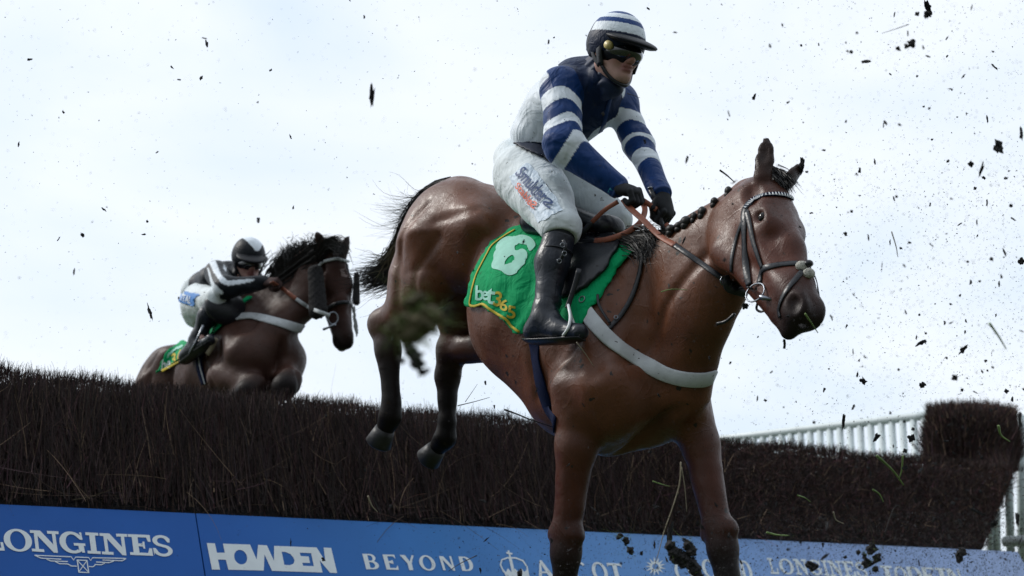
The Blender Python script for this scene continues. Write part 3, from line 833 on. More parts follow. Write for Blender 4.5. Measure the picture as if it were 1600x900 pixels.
# ================================================================== THE HORSES
BAY = np.array([.135, .047, .021]); BAY2 = np.array([.125, .062, .036]); DARK = np.array([.030, .016, .012]); BLK = np.array([.010, .008, .008]); RED = np.array([.070, .021, .011]); FACE = np.array([.095, .025, .012])
def rotm(fr, ax_f, tilt=0.):
    """axes for an ellipsoid: local x along ax_f (f,l,u in the frame)"""
    x = nrm(fr.F * ax_f[0] + fr.L * ax_f[1] + fr.U * ax_f[2]); y = nrm(fr.L - x * np.dot(fr.L, x)); z = np.cross(x, y)
    return np.stack([x, y, z], 1)

def trunk(fd, T, bay=BAY):
    p = T.pt; R = T.R; k = .09
    E = lambda c, r, k_=k, col=bay, RR=None: fd.ell(p(*c), r, R if RR is None else RR, k_, col)
    E((-.06, 0, -.40), (.34, .225, .37)); E((-.37, 0, -.375), (.35, .26, .318)); E((-.78, 0, -.25), (.30, .17, .175))
    for s in (-1, 1):
        E((-.93, .095 * s, -.25), (.27, .155, .24)); E((-1.035, .115 * s, -.40), (.145, .11, .27)); fd.cone(p(-1.02, .13 * s, -.50), p(-1.01, .145 * s, -.64), .12, .075, .07, bay)
        E((-.74, .175 * s, -.15), (.085, .045, .06), .09)
        fd.cone(p(-.02, .085 * s, -.14), p(.24, .155 * s, -.46), .075, .115, .08, bay)
        E((.27, .115 * s, -.50), (.135, .115, .15), .05)
        fd.cone(p(-.97, .13 * s, -.32), p(-.90 if s < 0 else -.78, .155 * s, -.44), .165, .09, .05, bay)
    E((.17, 0, -.52), (.17, .15, .22))
    fd.cone(p(.02, 0, -.075), p(-.34, 0, -.13), .055, .07, .09, bay)
    fd.cone(p(-.3, 0, -.13), p(-1.12, 0, -.11), .075, .085, .08, bay)
    fd.cone(p(-1.06, 0, -.11), p(-1.19, 0, -.17), .07, .045, .06, bay)

HL = 1.0
def head_field(fd, H, face=FACE, scale=1.0):
    """horse's head: frame origin at the poll, f down the face to the muzzle, u out of the forehead"""
    s_ = scale; p = lambda f, l, u: H.pt(f * s_, l * s_, u * s_); R = H.R
    def E(c, r, k=.04, col=face, op=1, RR=None): fd.ell(p(*c), np.array(r) * s_, R if RR is None else RR, k * s_, col, op)
    def K(a, b, ra, rb, k=.04, col=face, op=1, flat=None): fd.cone(p(*a), p(*b), ra * s_, rb * s_, k * s_, col, flat, op)
    muz = BLK * 1.6; dk = face * .75
    E((.055, 0, -.085), (.105, .085, .09)); K((.09, 0, -.055), (.30, 0, -.045), .058, .043); K((.30, 0, -.045), (.50, 0, -.058), .043, .034)
    for q in (-1, 1):
        K((.13, .046 * q, -.045), (.22, .050 * q, -.050), .033, .034, .03)          # brow
        E((.110, .054 * q, -.18), (.13, .038, .115), .05, BAY * .9)               # cheek
        K((.15, .050 * q, -.235), (.47, .018 * q, -.150), .040, .028, .05)          # jaw
        K((.16, .054 * q, -.11), (.46, .032 * q, -.09), .040, .032, .045)
        K((.21, .076 * q, -.100), (.36, .060 * q, -.094), .013, .008, .014); K((.160, .072 * q, -.030), (.212, .070 * q, -.032), .009, .008, .012, dk); E((.075, .078 * q, -.052), (.035, .016, .022), .03, face, -1)          # facial crest
        E((.522, .035 * q, -.072), (.056, .030, .046), .02, muz)                     # nostril mound
        E((.548, .060 * q, -.064), (.032, .026, .023), .010, BLK * .6, -1, rotm(H, (.9, .15 * q, -.35)))
        E((.187, .068 * q, -.048), (.036, .018, .029), .012, DARK * .7); E((.185, .086 * q, -.048), (.022, .013, .016), .008, dk, -1)                 # eye socket
    K((.44, 0, -.072), (.540, 0, -.085), .044, .038, .04, muz); E((.532, 0, -.105), (.046, .042, .042), .04, muz)
    K((.50, 0, -.150), (.555, 0, -.152), .030, .026, .03, muz); E((.35, 0, -.15), (.14, .030, .045), .05, face)
    K((.60, .05, -.128), (.50, .06, -.136), .005, .004, .008, muz, -1); K((.60, -.05, -.128), (.50, -.06, -.136), .005, .004, .008, muz, -1)
    K((.595, .05, -.129), (.595, -.05, -.129), .006, .006, .008, muz, -1)
def ears(fd, H, dirs, face=FACE, scale=1.0):
    for q, (df, dl, du), ln in dirs:
        a = H.pt(-.005 * scale, .052 * q * scale, .000); d = nrm(H.F * df + H.L * dl + H.U * du)
        out = nrm(H.U * .75 + H.L * .75 * q + H.F * .1); out = nrm(out - d * np.dot(out, d)); sd = np.cross(d, out)
        ln *= scale; c = a + d * ln * .50
        R = np.stack([d, out, sd], 1)
        m1 = a + d * ln * .30; m2 = a + d * ln * .60; tip = a + d * ln * 1.03 + sd * (.006 if dl > .2 else -.004)
        for (x, y, ra, rb) in ((a - d * .02, m1, .030, .028), (m1, m2, .028, .022), (m2, tip, .022, .003)):
            fd.cone(x, y, ra * scale, rb * scale, .012, DARK * .8, (out, .5))
        fd.ell(a + d * ln * .50 + out * .019 * scale, (ln * .36, .013 * scale, .018 * scale), R, .008, BLK, -1) if q < 0 else None

def leg(fd, pts, rs, cols, k=.035, flat=None):
    for i in range(len(pts) - 1): fd.cone(pts[i], pts[i + 1], rs[i], rs[i + 1], .05 if i == 0 else k, cols[i])

def hoof_shape(fet, toe, r=.058, back=None):
    """a hoof from the coronet to the ground surface, a slanted tapering block"""
    fet, toe = np.asarray(fet), np.asarray(toe)
    ax = nrm(toe - fet); mb = MB()
    pts = [fet + ax * t for t in (0, .03, .075, .085)]
    mb.tube(pts, [r * .80, r * .92, r * 1.12, r * 1.02], 18)
    return mb

def make_horse(name, T, neck, Hf, hind, fore, label, cat, matc, bay=BAY, face=FACE, ear=None, res=.0105, hres=.006, hs=1.0, cnn=None):
    root = empty(name, T.pt(-.4, 0, -1.6), label, cat, 'racehorses jumping the brush fence')
    fd = Field(); trunk(fd, T, bay)
    # neck
    fl = (T.L, .78)
    for (a, b, ra, rb) in neck: fd.cone(a, b, ra, rb, .09, bay, (T.L, .66))
    for pts, rs, cols in hind + fore: leg(fd, pts, rs, cols)
    for pts, rs, cols in fore:      # forearm muscle, knee cap, tendons
        kn = pts[-4]; up = pts[-5]; fe = pts[-3]; s_ax = nrm(up - kn); fw_ = nrm(T.F - s_ax * np.dot(T.F, s_ax))
        fd.cone(up * .85 + kn * .15 + fw_ * .035, up * .25 + kn * .75 + fw_ * .018, .042, .022, .02, cols[1]); fd.cone(up * .9 + kn * .1 - fw_ * .035, up * .35 + kn * .65 - fw_ * .012, .04, .022, .02, cols[1])
        fd.ell(kn + fw_ * .010, (.029, .034, .045), T.R, .03, cols[2]); fd.cone(kn - fw_ * .03, fe - fw_ * .028, .017, .014, .008, cols[-1])
    for pts, rs, cols in hind:
        hk = pts[1]; fe = pts[3]; ax_ = nrm(fe - hk); bk = nrm(-T.F + ax_ * np.dot(T.F, ax_))
        fd.cone(hk + bk * .035 - ax_ * .02, hk + bk * .022 + ax_ * .07, .026, .020, .015, cols[1]); fd.cone(hk + bk * .03 + ax_ * .06, fe + bk * .026, .017, .015, .008, cols[2])
        fd.cone(hk - ax_ * .0 - bk * .03, hk - bk * .02 + ax_ * .10, .025, .02, .02, cols[1])
    if cnn: cnn(fd)
    def muscle(X):
        q = T.loc(X); a, b, c = q[:, 0], np.abs(q[:, 1]), q[:, 2]
        ribs = .0016 * np.sin(a * 58 + c * 16) * np.exp(-((a + .52) / .2) ** 2) * np.exp(-((c + .42) / .16) ** 2)
        v = np.sin(13 * a + 2.1 * np.sin(11 * c + 3 * b)) * np.sin(12 * c + 1.7 * np.sin(9 * a)) * .0032 + np.sin(31 * a - 17 * c + 2 * np.sin(15 * c)) * np.sin(23 * c + 9 * a) * .0011
        g_ = 0
        for (A_, w_, pl) in ((.011, .028, ((.08, -.10), (.19, -.26), (.27, -.42))), (.012, .026, ((-.10, -.22), (-.12, -.42), (-.05, -.62))), (.007, .018, ((.13, -.36), (.05, -.50), (.06, -.62))),
                             (.013, .030, ((-.66, -.18), (-.68, -.36), (-.76, -.50))), (.010, .022, ((-.99, -.16), (-1.03, -.40), (-.96, -.60))), (.006, .02, ((-.72, -.10), (-.88, -.20))),
                             (.008, .02, ((-.84, -.26), (-.90, -.42), (-.86, -.56))), (.012, .022, ((.46, .10), (.36, -.12), (.30, -.34)))):
            dm = np.full(len(a), 9.)
            for (x0, y0), (x1, y1) in zip(pl, pl[1:]):
                t_ = np.clip(((a - x0) * (x1 - x0) + (c - y0) * (y1 - y0)) / ((x1 - x0) ** 2 + (y1 - y0) ** 2), 0, 1)
                dm = np.minimum(dm, np.hypot(a - x0 - t_ * (x1 - x0), c - y0 - t_ * (y1 - y0)))
            g_ = g_ + A_ * np.exp(-(dm / w_) ** 2)
        g_ = g_ * np.clip((b - .05) / .05, 0, 1)
        g_ = g_ + .014 * np.exp(-(b / .02) ** 2) * np.clip((a - .22) / .06, 0, 1) * np.clip((-.40 - c) / .06, 0, 1)
        return ribs + v + g_
    fd.disp = muscle
    head_field(fd, Hf, face, hs)
    if ear: ears(fd, Hf, ear, face, hs)
    def cf(V, c):
        q = T.loc(V)
        n = .5 + .5 * np.sin(q[:, 0] * 9 + 3 * np.sin(q[:, 2] * 7)) * np.sin(q[:, 2] * 8 + q[:, 1] * 5)
        return c * (.88 + .22 * n)[:, None]
    body = fd.build('body', matc, root, res, cf, .018)
    return root, body, fd

# ---- front horse: a frame at the withers; it comes down towards the camera and to the right
W1 = P(992, 392, 5.22)
F1v = cv(.585, -.32, .745)
T1 = Frame(W1, F1v)
def show(nm, fr, pts):
    for q in pts: print(nm, q, np.round(proj(fr.pt(*q))[0], 1))
# head
H1o = P(1212, 277, 4.66)
H1 = Frame(H1o, cv(.12, -.705, .70), l=cv(.72, -.08, -.66))
h = T1.hit
rh = [T1.pt(-.88, -.155, -.49), h(600, 506, -.155), h(606, 545, -.155), h(612, 632, -.15), h(610, 652, -.15), h(600, 674, -.15)]
lh = [T1.pt(-.66, .15, -.60), h(706, 546, .15), h(699, 590, .15), h(699, 660, .14), h(696, 684, .14), h(680, 704, .14)]
hcol = [BAY * .7, DARK * 1.2, BLK * 1.5, BLK * 1.1, BLK]
hr = [.078, .062, .050, .034, .042, .036]
rf = [h(905, 610, -.16), h(900, 700, -.17), h(885, 832, -.17), h(884, 862, -.17), h(878, 985, -.16), h(874, 1008, -.16), h(880, 1036, -.16)]
lf = [h(1062, 610, .13), h(1094, 695, .17), h(1122, 828, .17), h(1128, 858, .17), h(1154, 975, .16), h(1160, 998, .16), h(1174, 1022, .16)]
fcol = [BAY * .75, RED, BLK * 1.8, BLK * 1.3, BLK, BLK]
fr_ = [.11, .068, .047, .049, .036, .042, .036]
fl_ = [.11, .064, .047, .049, .036, .042, .036]
CH = h(1058, 592, .05); TH = P(1096, 470, 4.88)
neck1 = [(T1.pt(.04, 0, -.20), P(1100, 410, 4.92), .155, .115), (P(1100, 410, 4.92), P(1176, 335, 4.74), .115, .085), (CH, TH, .155, .115), (TH, P(1140, 400, 4.80), .115, .085), (T1.pt(.0, 0, -.09), P(1085, 387, 4.95), .06, .055), (P(1085, 387, 4.95), P(1168, 310, 4.76), .055, .045)]

horse1, body1, fd1 = make_horse('racehorse', T1, neck1, H1, [(rh, hr, hcol), (lh, hr, [c * .7 for c in hcol])], [(rf, fr_, fcol), (lf, fl_, fcol)],
    'large bay racehorse in the foreground landing over the jump, number 6 cloth', 'racehorse', M['coat'],
    ear=[(-1, (-.93, .10, .36), .136), (1, (-.80, .62, .30), .130)], hs=1.03)
bv1 = bvh_of(body1)

# ================================================================== PARTS AND TACK OF THE FRONT HORSE
from mathutils.geometry import delaunay_2d_cdt
def ribbon_hair(name, guides, n, spread, width, mat, parent, seg=9, tipw=.2, tip_jit=.0, wob=.0, tmin=.6, wts=None):
    """hair as many thin ribbons following guide curves; spread = (root, tip) scatter"""
    G = [np.array(spline(g, 6)) for g in guides]
    R = []
    for g in G:
        s_ = np.linspace(0, 1, len(g)); t = np.linspace(0, 1, seg + 1)
        R.append(np.stack([np.interp(t, s_, g[:, i]) for i in range(3)], 1))
    R = np.array(R)
    V = []; F = []
    t = np.linspace(0, 1, seg + 1)[:, None]
    for i in range(n):
        w = rng.dirichlet(np.ones(len(R)) * .6) if wts is None else rng.dirichlet(wts)
        c = (R * w[:, None, None]).sum(0)
        off = rng.normal(0, 1, 3); o2 = rng.normal(0, 1, 3)
        cut = rng.uniform(tmin, 1)
        tt = t * cut; ci = np.stack([np.interp(tt[:, 0], t[:, 0], c[:, k]) for k in range(3)], 1)
        sc = spread[0] + (spread[1] - spread[0]) * tt ** 1.3
        ph = rng.uniform(0, 6.28)
        ci = ci + off * sc + o2 * tip_jit * tt ** 2 + wob * np.sin(tt * 9 + ph) * tt * o2
        tg = np.gradient(ci, axis=0); tg /= np.linalg.norm(tg, axis=1)[:, None] + 1e-9
        vw = C0 - ci; sd = np.cross(tg, vw + rng.normal(0, 1.5, 3)); sd /= np.linalg.norm(sd, axis=1)[:, None] + 1e-9
        ww = width * rng.uniform(.5, 1.4) * (1 - (1 - tipw) * t) / 2
        b = len(V); V += list(np.stack([ci - sd * ww, ci + sd * ww], 1).reshape(-1, 3))
        F += [(b + 2 * k, b + 2 * k + 1, b + 2 * k + 3, b + 2 * k + 2) for k in range(seg)]
    return meshobj(name, V, np.array(F), mat, parent, True)
def surf_path(bv, pts, off=.0, n=6, smooth=True):
    """measured points -> points and normals on a surface"""
    q = [np.append(np.array(p, float), 0) for p in pts]
    q = spline(q, n) if smooth and len(q) > 2 else [q[0] + (q[-1] - q[0]) * t for t in np.linspace(0, 1, n * 2)]
    A = []; B = []
    for p in q:
        a, nn = vhit(bv, p[0], p[1])
        if a is None: continue
        A.append(a + nn * off); B.append(nn)
    return A, B
def smooth_path(A, B, it=2):
    A = np.array(A); B = np.array(B)
    for _ in range(it):
        A[1:-1] = A[1:-1] * .5 + (A[:-2] + A[2:]) * .25; B[1:-1] = B[1:-1] * .4 + (B[:-2] + B[2:]) * .3
    return list(A), list(B)
def mirror_path(bv, fr, A, B, off):
    out = []; on = []
    for a, b in zip(A, B):
        q = fr.loc(a); p = fr.pt(q[0], -q[1], q[2]); h_ = bv.find_nearest(Vector(p))
        if h_[0] is None: continue
        out.append(np.array(h_[0]) + np.array(h_[1]) * off); on.append(np.array(h_[1]))
    return out, on
def strap_px(bv, pts, w, t, name, mat, parent, off=.0, fr=None, n=6, mirror=False):
    A, B = surf_path(bv, pts, off, n); A, B = smooth_path(A, B)
    mb = MB(); mb.strap(A, B, w, t); o = mb.build(name, mat, parent); fix_normals(o)
    if mirror:
        A2, B2 = mirror_path(bv, fr, A, B, off); A2, B2 = smooth_path(A2, B2)
        mb = MB(); mb.strap(A2, B2, w, t); o2 = mb.build(name, mat, parent); fix_normals(o2)
    return o
def poly_mesh(loops, step):
    """2-D polygon (first loop outer, rest holes) -> triangles with interior points"""
    vs = []; es = []
    def dens(lp):
        out = []
        for a, b in zip(lp, lp[1:] + lp[:1]):
            m = max(1, int(math.hypot(b[0] - a[0], b[1] - a[1]) / step))
            out += [(a[0] + (b[0] - a[0]) * i / m, a[1] + (b[1] - a[1]) * i / m) for i in range(m)]
        return out
    loops = [dens(l) for l in loops]
    def inside(p, lp):
        c = False; j = len(lp) - 1
        for i in range(len(lp)):
            (x0, y0), (x1, y1) = lp[i], lp[j]
            if (y0 > p[1]) != (y1 > p[1]) and p[0] < (x1 - x0) * (p[1] - y0) / (y1 - y0) + x0: c = not c
            j = i
        return c
    for lp in loops:
        b = len(vs); vs += lp; es += [(b + i, b + (i + 1) % len(lp)) for i in range(len(lp))]
    xs = [p[0] for p in loops[0]]; ys = [p[1] for p in loops[0]]
    x = min(xs) + step * .5
    while x < max(xs):
        y = min(ys) + step * .5
        while y < max(ys):
            if inside((x, y), loops[0]) and not any(inside((x, y), l) for l in loops[1:]):
                if min((vx - x) ** 2 + (vy - y) ** 2 for vx, vy in vs[:sum(len(l) for l in loops)]) > (.4 * step) ** 2: vs.append((x + .01 * math.sin(y), y))
            y += step
        x += step
    r = delaunay_2d_cdt([Vector(v) for v in vs], es, [], 0, 1e-5)
    V = [tuple(v) for v in r[0]]; F = []
    for f in r[2]:
        cx = sum(V[i][0] for i in f) / len(f); cy = sum(V[i][1] for i in f) / len(f)
        if inside((cx, cy), loops[0]) and not any(inside((cx, cy), l) for l in loops[1:]): F.append(tuple(f))
    return V, F
def drape(name, loops, bv, step, off, mat, parent, thick=.004, wr=None, back=None, curl=None):
    loops = [[tuple(q[:2]) for q in spline([np.append(p, 0.) for p in l + l[:1]], 3)[:-1]] if len(l) > 5 else l for l in loops]
    V2, F = poly_mesh(loops, step); V = []; hits = []
    for p in V2:
        a, n_ = vhit(bv, *p)
        hits.append(None if a is None else (a, n_))
    adj0 = [set() for _ in V2]
    for f in F:
        for i in range(len(f)): adj0[f[i]].add(f[(i + 1) % len(f)]); adj0[f[(i + 1) % len(f)]].add(f[i])
    for _ in range(4 if thick else 1):
        nh = list(hits)
        for i, s_ in enumerate(adj0):
            if hits[i] is None: continue
            ns = [hits[j][1] for j in s_ if hits[j] is not None]
            if ns: nh[i] = (hits[i][0], nrm(hits[i][1] + np.sum(ns, 0)))
        hits = nh
    if not any(h_ is not None for h_ in hits): return None
    good = [(np.array(p), h_) for p, h_ in zip(V2, hits) if h_ is not None]
    for p, h_ in zip(V2, hits):
        if h_ is None:      # beyond the outline of the body: keep the depth of the nearest point on it
            g = min(good, key=lambda q: (q[0][0] - p[0]) ** 2 + (q[0][1] - p[1]) ** 2)
            d = (g[1][0] - C0) @ FW; a = P(p[0], p[1], d + .01); n_ = g[1][1]
        else: a, n_ = h_
        o_ = off + (wr(p[0], p[1]) if wr else 0)
        # a cloth lies smoothly over dents
        V.append(a + n_ * o_)
    V = np.array(V)
    # relax so the cloth spans small dents
    adj = [set() for _ in V]
    for f in F:
        for i in range(len(f)):
            adj[f[i]].add(f[(i + 1) % len(f)]); adj[f[(i + 1) % len(f)]].add(f[i])
    for _ in range(2):
        W = V.copy()
        for i, s_ in enumerate(adj):
            if len(s_) >= 5: W[i] = V[i] * .5 + V[list(s_)].mean(0) * .5
        V = W
    o = meshobj(name, V, F, mat, parent, True); fix_normals(o)
    # face outwards
    n0 = sum((p.normal.dot(Vector(C0) - wloc(o) - p.center) * p.area for p in o.data.polygons))
    if n0 < 0:
        bm = bmesh.new(); bm.from_mesh(o.data); bmesh.ops.reverse_faces(bm, faces=bm.faces); bm.to_mesh(o.data); bm.free()
    if thick:
        md = o.modifiers.new('thickness', 'SOLIDIFY'); md.thickness = thick; md.offset = -1
    return o
_tc = {}
def text_shape(txt):
    if txt in _tc: return _tc[txt]
    cu = bpy.data.curves.new('t', 'FONT'); cu.body = txt; cu.size = 1; cu.resolution_u = 4; cu.offset = .018; cu.fill_mode = 'FRONT' if hasattr(cu, 'fill_mode') else None
    o = bpy.data.objects.new('t', cu); COL.objects.link(o); dg = bpy.context.evaluated_depsgraph_get()
    me = bpy.data.meshes.new_from_object(o.evaluated_get(dg))
    bm = bmesh.new(); bm.from_mesh(me); bmesh.ops.subdivide_edges(bm, edges=[e for e in bm.edges if e.calc_length() > .12], cuts=2, use_grid_fill=False)
    bmesh.ops.triangulate(bm, faces=bm.faces)
    bm.verts.index_update(); V = np.array([v.co[:2] for v in bm.verts]); F = [[v.index for v in f.verts] for f in bm.faces]; bm.free()
    bpy.data.objects.remove(o); bpy.data.curves.remove(cu)
    lo, hi = V.min(0), V.max(0); V = (V - lo) / (hi - lo); V[:, 1] = 1 - V[:, 1]
    _tc[txt] = (V, F); return V, F
def text_on(name, items, bv, off, mat, parent):
    """items: (text, quad in photo pixels TL TR BR BL); printed on the surface"""
    V = []; F = []
    for it in items:
        txt, q = it[0], it[1]; v2, f2 = text_shape(txt); f = quadmap(q); b = len(V); prev = None
        for a, c in v2:
            if len(it) > 2: a = 1 - a
            x, y = f(a, c); h_, n_ = vhit(bv, x, y)
            if h_ is None:
                if prev is None: h_, n_ = P(x, y, float(proj(wloc(parent))[0][2])), -FW
                else: h_, n_ = prev
            prev = (h_, n_); V.append(h_ + n_ * off)
        F += [[i + b for i in t] for t in f2]
    return meshobj(name, V, F, mat, parent, False)

def head_bits(root, H, s_, bv, matc=None):
    for q in (-1, 1):
        mb = MB(); mb.sphere(H.pt(.185 * s_, .0665 * q * s_, -.048 * s_), .0215 * s_, 10); e = mb.build('eye', M['eye'], root)
def shoe(root, pts, r=.052, n='hoof', down=None):
    a, b = np.asarray(pts[0]), np.asarray(pts[1]); ax = nrm(b - a)
    mb = MB(); mb.tube([a, a + ax * .025, a + ax * .075, a + ax * .082], [r * .82, r * .95, r * 1.15, r * 1.0], 18); o = mb.build(n, M['hoof'], root); return o

head_bits(horse1, H1, 1.03, bv1)
for pts in (rh, lh): shoe(horse1, (pts[-1] - (pts[-1] - pts[-2]) * .2, pts[-1] + (pts[-1] - pts[-2])), .05)
for pts in (rf, lf): shoe(horse1, (pts[-1] - (pts[-1] - pts[-2]) * .2, pts[-1] + (pts[-1] - pts[-2])), .052)
# tail: black hair streaming back and to the left, with wisps
g1 = [P(706, 290, 6.24), P(672, 303, 6.34), P(640, 345, 6.40), P(624, 385, 6.42), P(606, 412, 6.45), P(578, 430, 6.48), P(553, 436, 6.5)]
g2 = [P(700, 291, 6.24), P(662, 318, 6.36), P(636, 365, 6.42), P(628, 405, 6.44), P(612, 432, 6.46), P(584, 446, 6.5), P(560, 448, 6.52)]
g3 = [P(709, 288, 6.24), P(680, 296, 6.34), P(645, 335, 6.40), P(632, 380, 6.43), P(622, 425, 6.45), P(600, 425, 6.47), P(556, 424, 6.5)]
tl = ribbon_hair('tail', [g1, g2, g3], 1500, (.012, .026), .0042, M['hair'], horse1, 14, .2, .03, .01, .6)
w = []
w.append([P(700, 289, 6.24), P(672, 297, 6.3), P(650, 305, 6.34), P(632, 300, 6.36)])
w.append([P(690, 292, 6.26), P(655, 316, 6.34), P(620, 318, 6.38), P(592, 322, 6.4)])
w.append([P(680, 298, 6.26), P(645, 330, 6.34), P(618, 340, 6.38), P(580, 332, 6.4)])
w.append([P(665, 310, 6.30), P(638, 352, 6.38), P(612, 350, 6.40), P(578, 352, 6.42)])
w.append([P(660, 315, 6.30), P(636, 365, 6.38), P(616, 366, 6.40), P(590, 345, 6.42)])
ribbon_hair('tail_wisp', w, 190, (.006, .055), .0026, M['hair'], tl, 10, .15, .04, .012, .5)
ribbon_hair('tail_wisp', [[P(690, 291, 6.26), P(668, 303, 6.32), P(648, 318, 6.36), P(630, 316, 6.38)], [P(680, 296, 6.28), P(652, 322, 6.34), P(634, 345, 6.38), P(622, 352, 6.40)]], 240, (.006, .03), .003, M['hair'], tl, 8, .2, .02, .01, .5)
ribbon_hair('tail_wisp', [[P(612, 405, 6.44), P(595, 400, 6.46), P(575, 398, 6.48), P(556, 405, 6.5)], [P(612, 438, 6.44), P(600, 448, 6.46), P(580, 452, 6.48), P(565, 455, 6.5)]], 45, (.01, .022), .0026, M['hair'], tl, 10, .2, .02, .01, .6)
ribbon_hair('muddy_strands', [[P(630, 380, 6.38), P(617, 395, 6.40), P(606, 412, 6.41), P(600, 432, 6.42)], [P(626, 370, 6.38), P(620, 400, 6.40), P(612, 420, 6.41), P(598, 425, 6.42)]], 170, (.012, .035), .006, M['muddy_hair'], tl, 6, .3, .02, .02, .4)
# mane: plaits along the crest, loose black hair at the withers, forelock
for (x, y, r_) in ((1053, 370, .024), (1066, 364, .020), (1077, 358, .025), (1089, 350, .019), (1102, 343, .024), (1121, 326, .020), (1143, 310, .017)):
    c = P(x - 5, y - 11, 4.95 - (x - 1050) * .0019); mb = MB(); rr = np.array([rnd.uniform(.65, 1), 1.1, rnd.uniform(.7, 1.1)]) * r_
    mb.sphere(c, rr, 8); mb.sphere(c - np.array([.004, 0, .014]), rr * .8, 6); mb.build('mane_plait', M['hair'], horse1)
ribbon_hair('mane', [[P(972, 382, 5.24), P(990, 388, 5.12), P(1000, 398, 5.06), P(1004, 420, 5.02)], [P(985, 380, 5.22), P(1010, 380, 5.1), P(1020, 388, 5.03), P(1012, 405, 5.0)], [P(1000, 384, 5.2), P(1030, 374, 5.08), P(1040, 378, 5.02), P(1038, 390, 4.98)]], 900, (.022, .016), .005, M['hair'], horse1, 7, .2, .012, .01, .5)
ribbon_hair('mane', [[P(1000, 384, 5.16), P(1030, 372, 5.02), P(1050, 366, 4.97), P(1060, 363, 4.95)], [P(1040, 372, 5.0), P(1080, 352, 4.9), P(1100, 340, 4.86), P(1112, 333, 4.85)]], 260, (.010, .004), .005, M['hair'], horse1, 7, .3, .01, .0, .8)
ribbon_hair('mane', [[P(985, 380, 5.2), P(1000, 355, 5.2), P(1020, 352, 5.2), P(1040, 372, 5.15)], [P(990, 378, 5.2), P(1005, 362, 5.2), P(1022, 348, 5.2), P(1030, 352, 5.15)]], 26, (.004, .02), .0016, M['hair'], horse1, 8, .3, .02, .01, .6)
ribbon_hair('forelock', [[H1.pt(-.02, .0, .0), H1.pt(.03, .0, .025), H1.pt(.08, .01, .03)], [H1.pt(-.02, .02, .0), H1.pt(.03, .03, .022), H1.pt(.09, .04, .02)], [H1.pt(-.02, -.02, .0), H1.pt(.03, -.01, .022), H1.pt(.06, -.02, .022)]], 380, (.010, .012), .004, M['hair'], horse1, 6, .2, .01, .0, .5)

# bridle
bridle1 = empty('bridle', H1.pt(.1, 0, -.1), 'black leather bridle with white toothed browband on the foreground bay horse', 'bridle')
hb = bv1
fr = H1
def both(pts, w_, t_, name, mat, off=.0015, n=6): strap_px(hb, pts, w_, t_, name, mat, bridle1, off, fr, n, True)
both([(1171, 318), (1163, 330), (1163, 360), (1164, 392), (1167, 424), (1171, 446)], .024, .0035, 'cheekpiece', M['leather'])
both([(1167, 330), (1172, 350), (1177, 375), (1185, 400), (1192, 419)], .017, .003, 'cheekpiece', M['leather'], .003)
both([(1161, 345), (1151, 372), (1144, 402), (1143, 425)], .014, .003, 'throatlash', M['leather'])
A, B = surf_path(hb, [(1164, 327), (1178, 312), (1200, 305), (1228, 306), (1250, 321)], .002, 8); A, B = smooth_path(A, B)
mb = MB(); mb.strap(A, B, .018, .005); bb = mb.build('browband', M['navy_web'], bridle1); fix_normals(bb)
A = np.array(A); cum = np.concatenate([[0], np.cumsum(np.linalg.norm(np.diff(A, axis=0), axis=1))]); mb = MB()
for k in range(21):
    s0 = (k + .5) / 21 * cum[-1]; c = np.array([np.interp(s0, cum, A[:, i]) for i in range(3)]); n_ = nrm([np.interp(s0, cum, np.array(B)[:, i]) for i in range(3)])
    tg = nrm(np.array([np.interp(s0 + .004, cum, A[:, i]) for i in range(3)]) - c) if s0 + .004 < cum[-1] else tg
    up = np.cross(n_, tg); up = up if up[2] > 0 else -up
    c = c + n_ * .0055; h_ = .0045
    mb.add([c - tg * h_ - up * .008, c + tg * h_ - up * .008, c + up * .009, c + n_ * .003 - up * .003], [(0, 1, 3), (1, 2, 3), (2, 0, 3), (0, 2, 1)])
o = mb.build('browband_trim', M['white_gear'], bb, False)
both([(1187, 442), (1189, 430), (1193, 420), (1208, 416), (1226, 413), (1246, 412)], .020, .0035, 'noseband', M['leather'], .002)
both([(1254, 424), (1244, 436), (1233, 450), (1223, 466), (1218, 484), (1220, 496)], .018, .003, 'noseband', M['leather'], .003)
# pale sheepskin disc where the noseband straps cross
for (x, y, a_, b_) in ((1252, 418, .012, .024), (1262, 429, .022, .010)):
    c, n_ = vhit(hb, x, y)
    if c is None: c, n_ = H1.pt(.33, 0, .0), H1.U
    mb = MB(); mb.sphere(c + n_ * .006, (.020, .014, .017), 7); mb.build('sheepskin_pad', M['sheep_white'], bridle1)
c, n_ = vhit(hb, 1258, 419)
if c is not None:
    mb = MB(); mb.sphere(c + n_ * .020, (.015, .013, .012), 7); mb.build('cross_knot', M['leather'], bridle1)
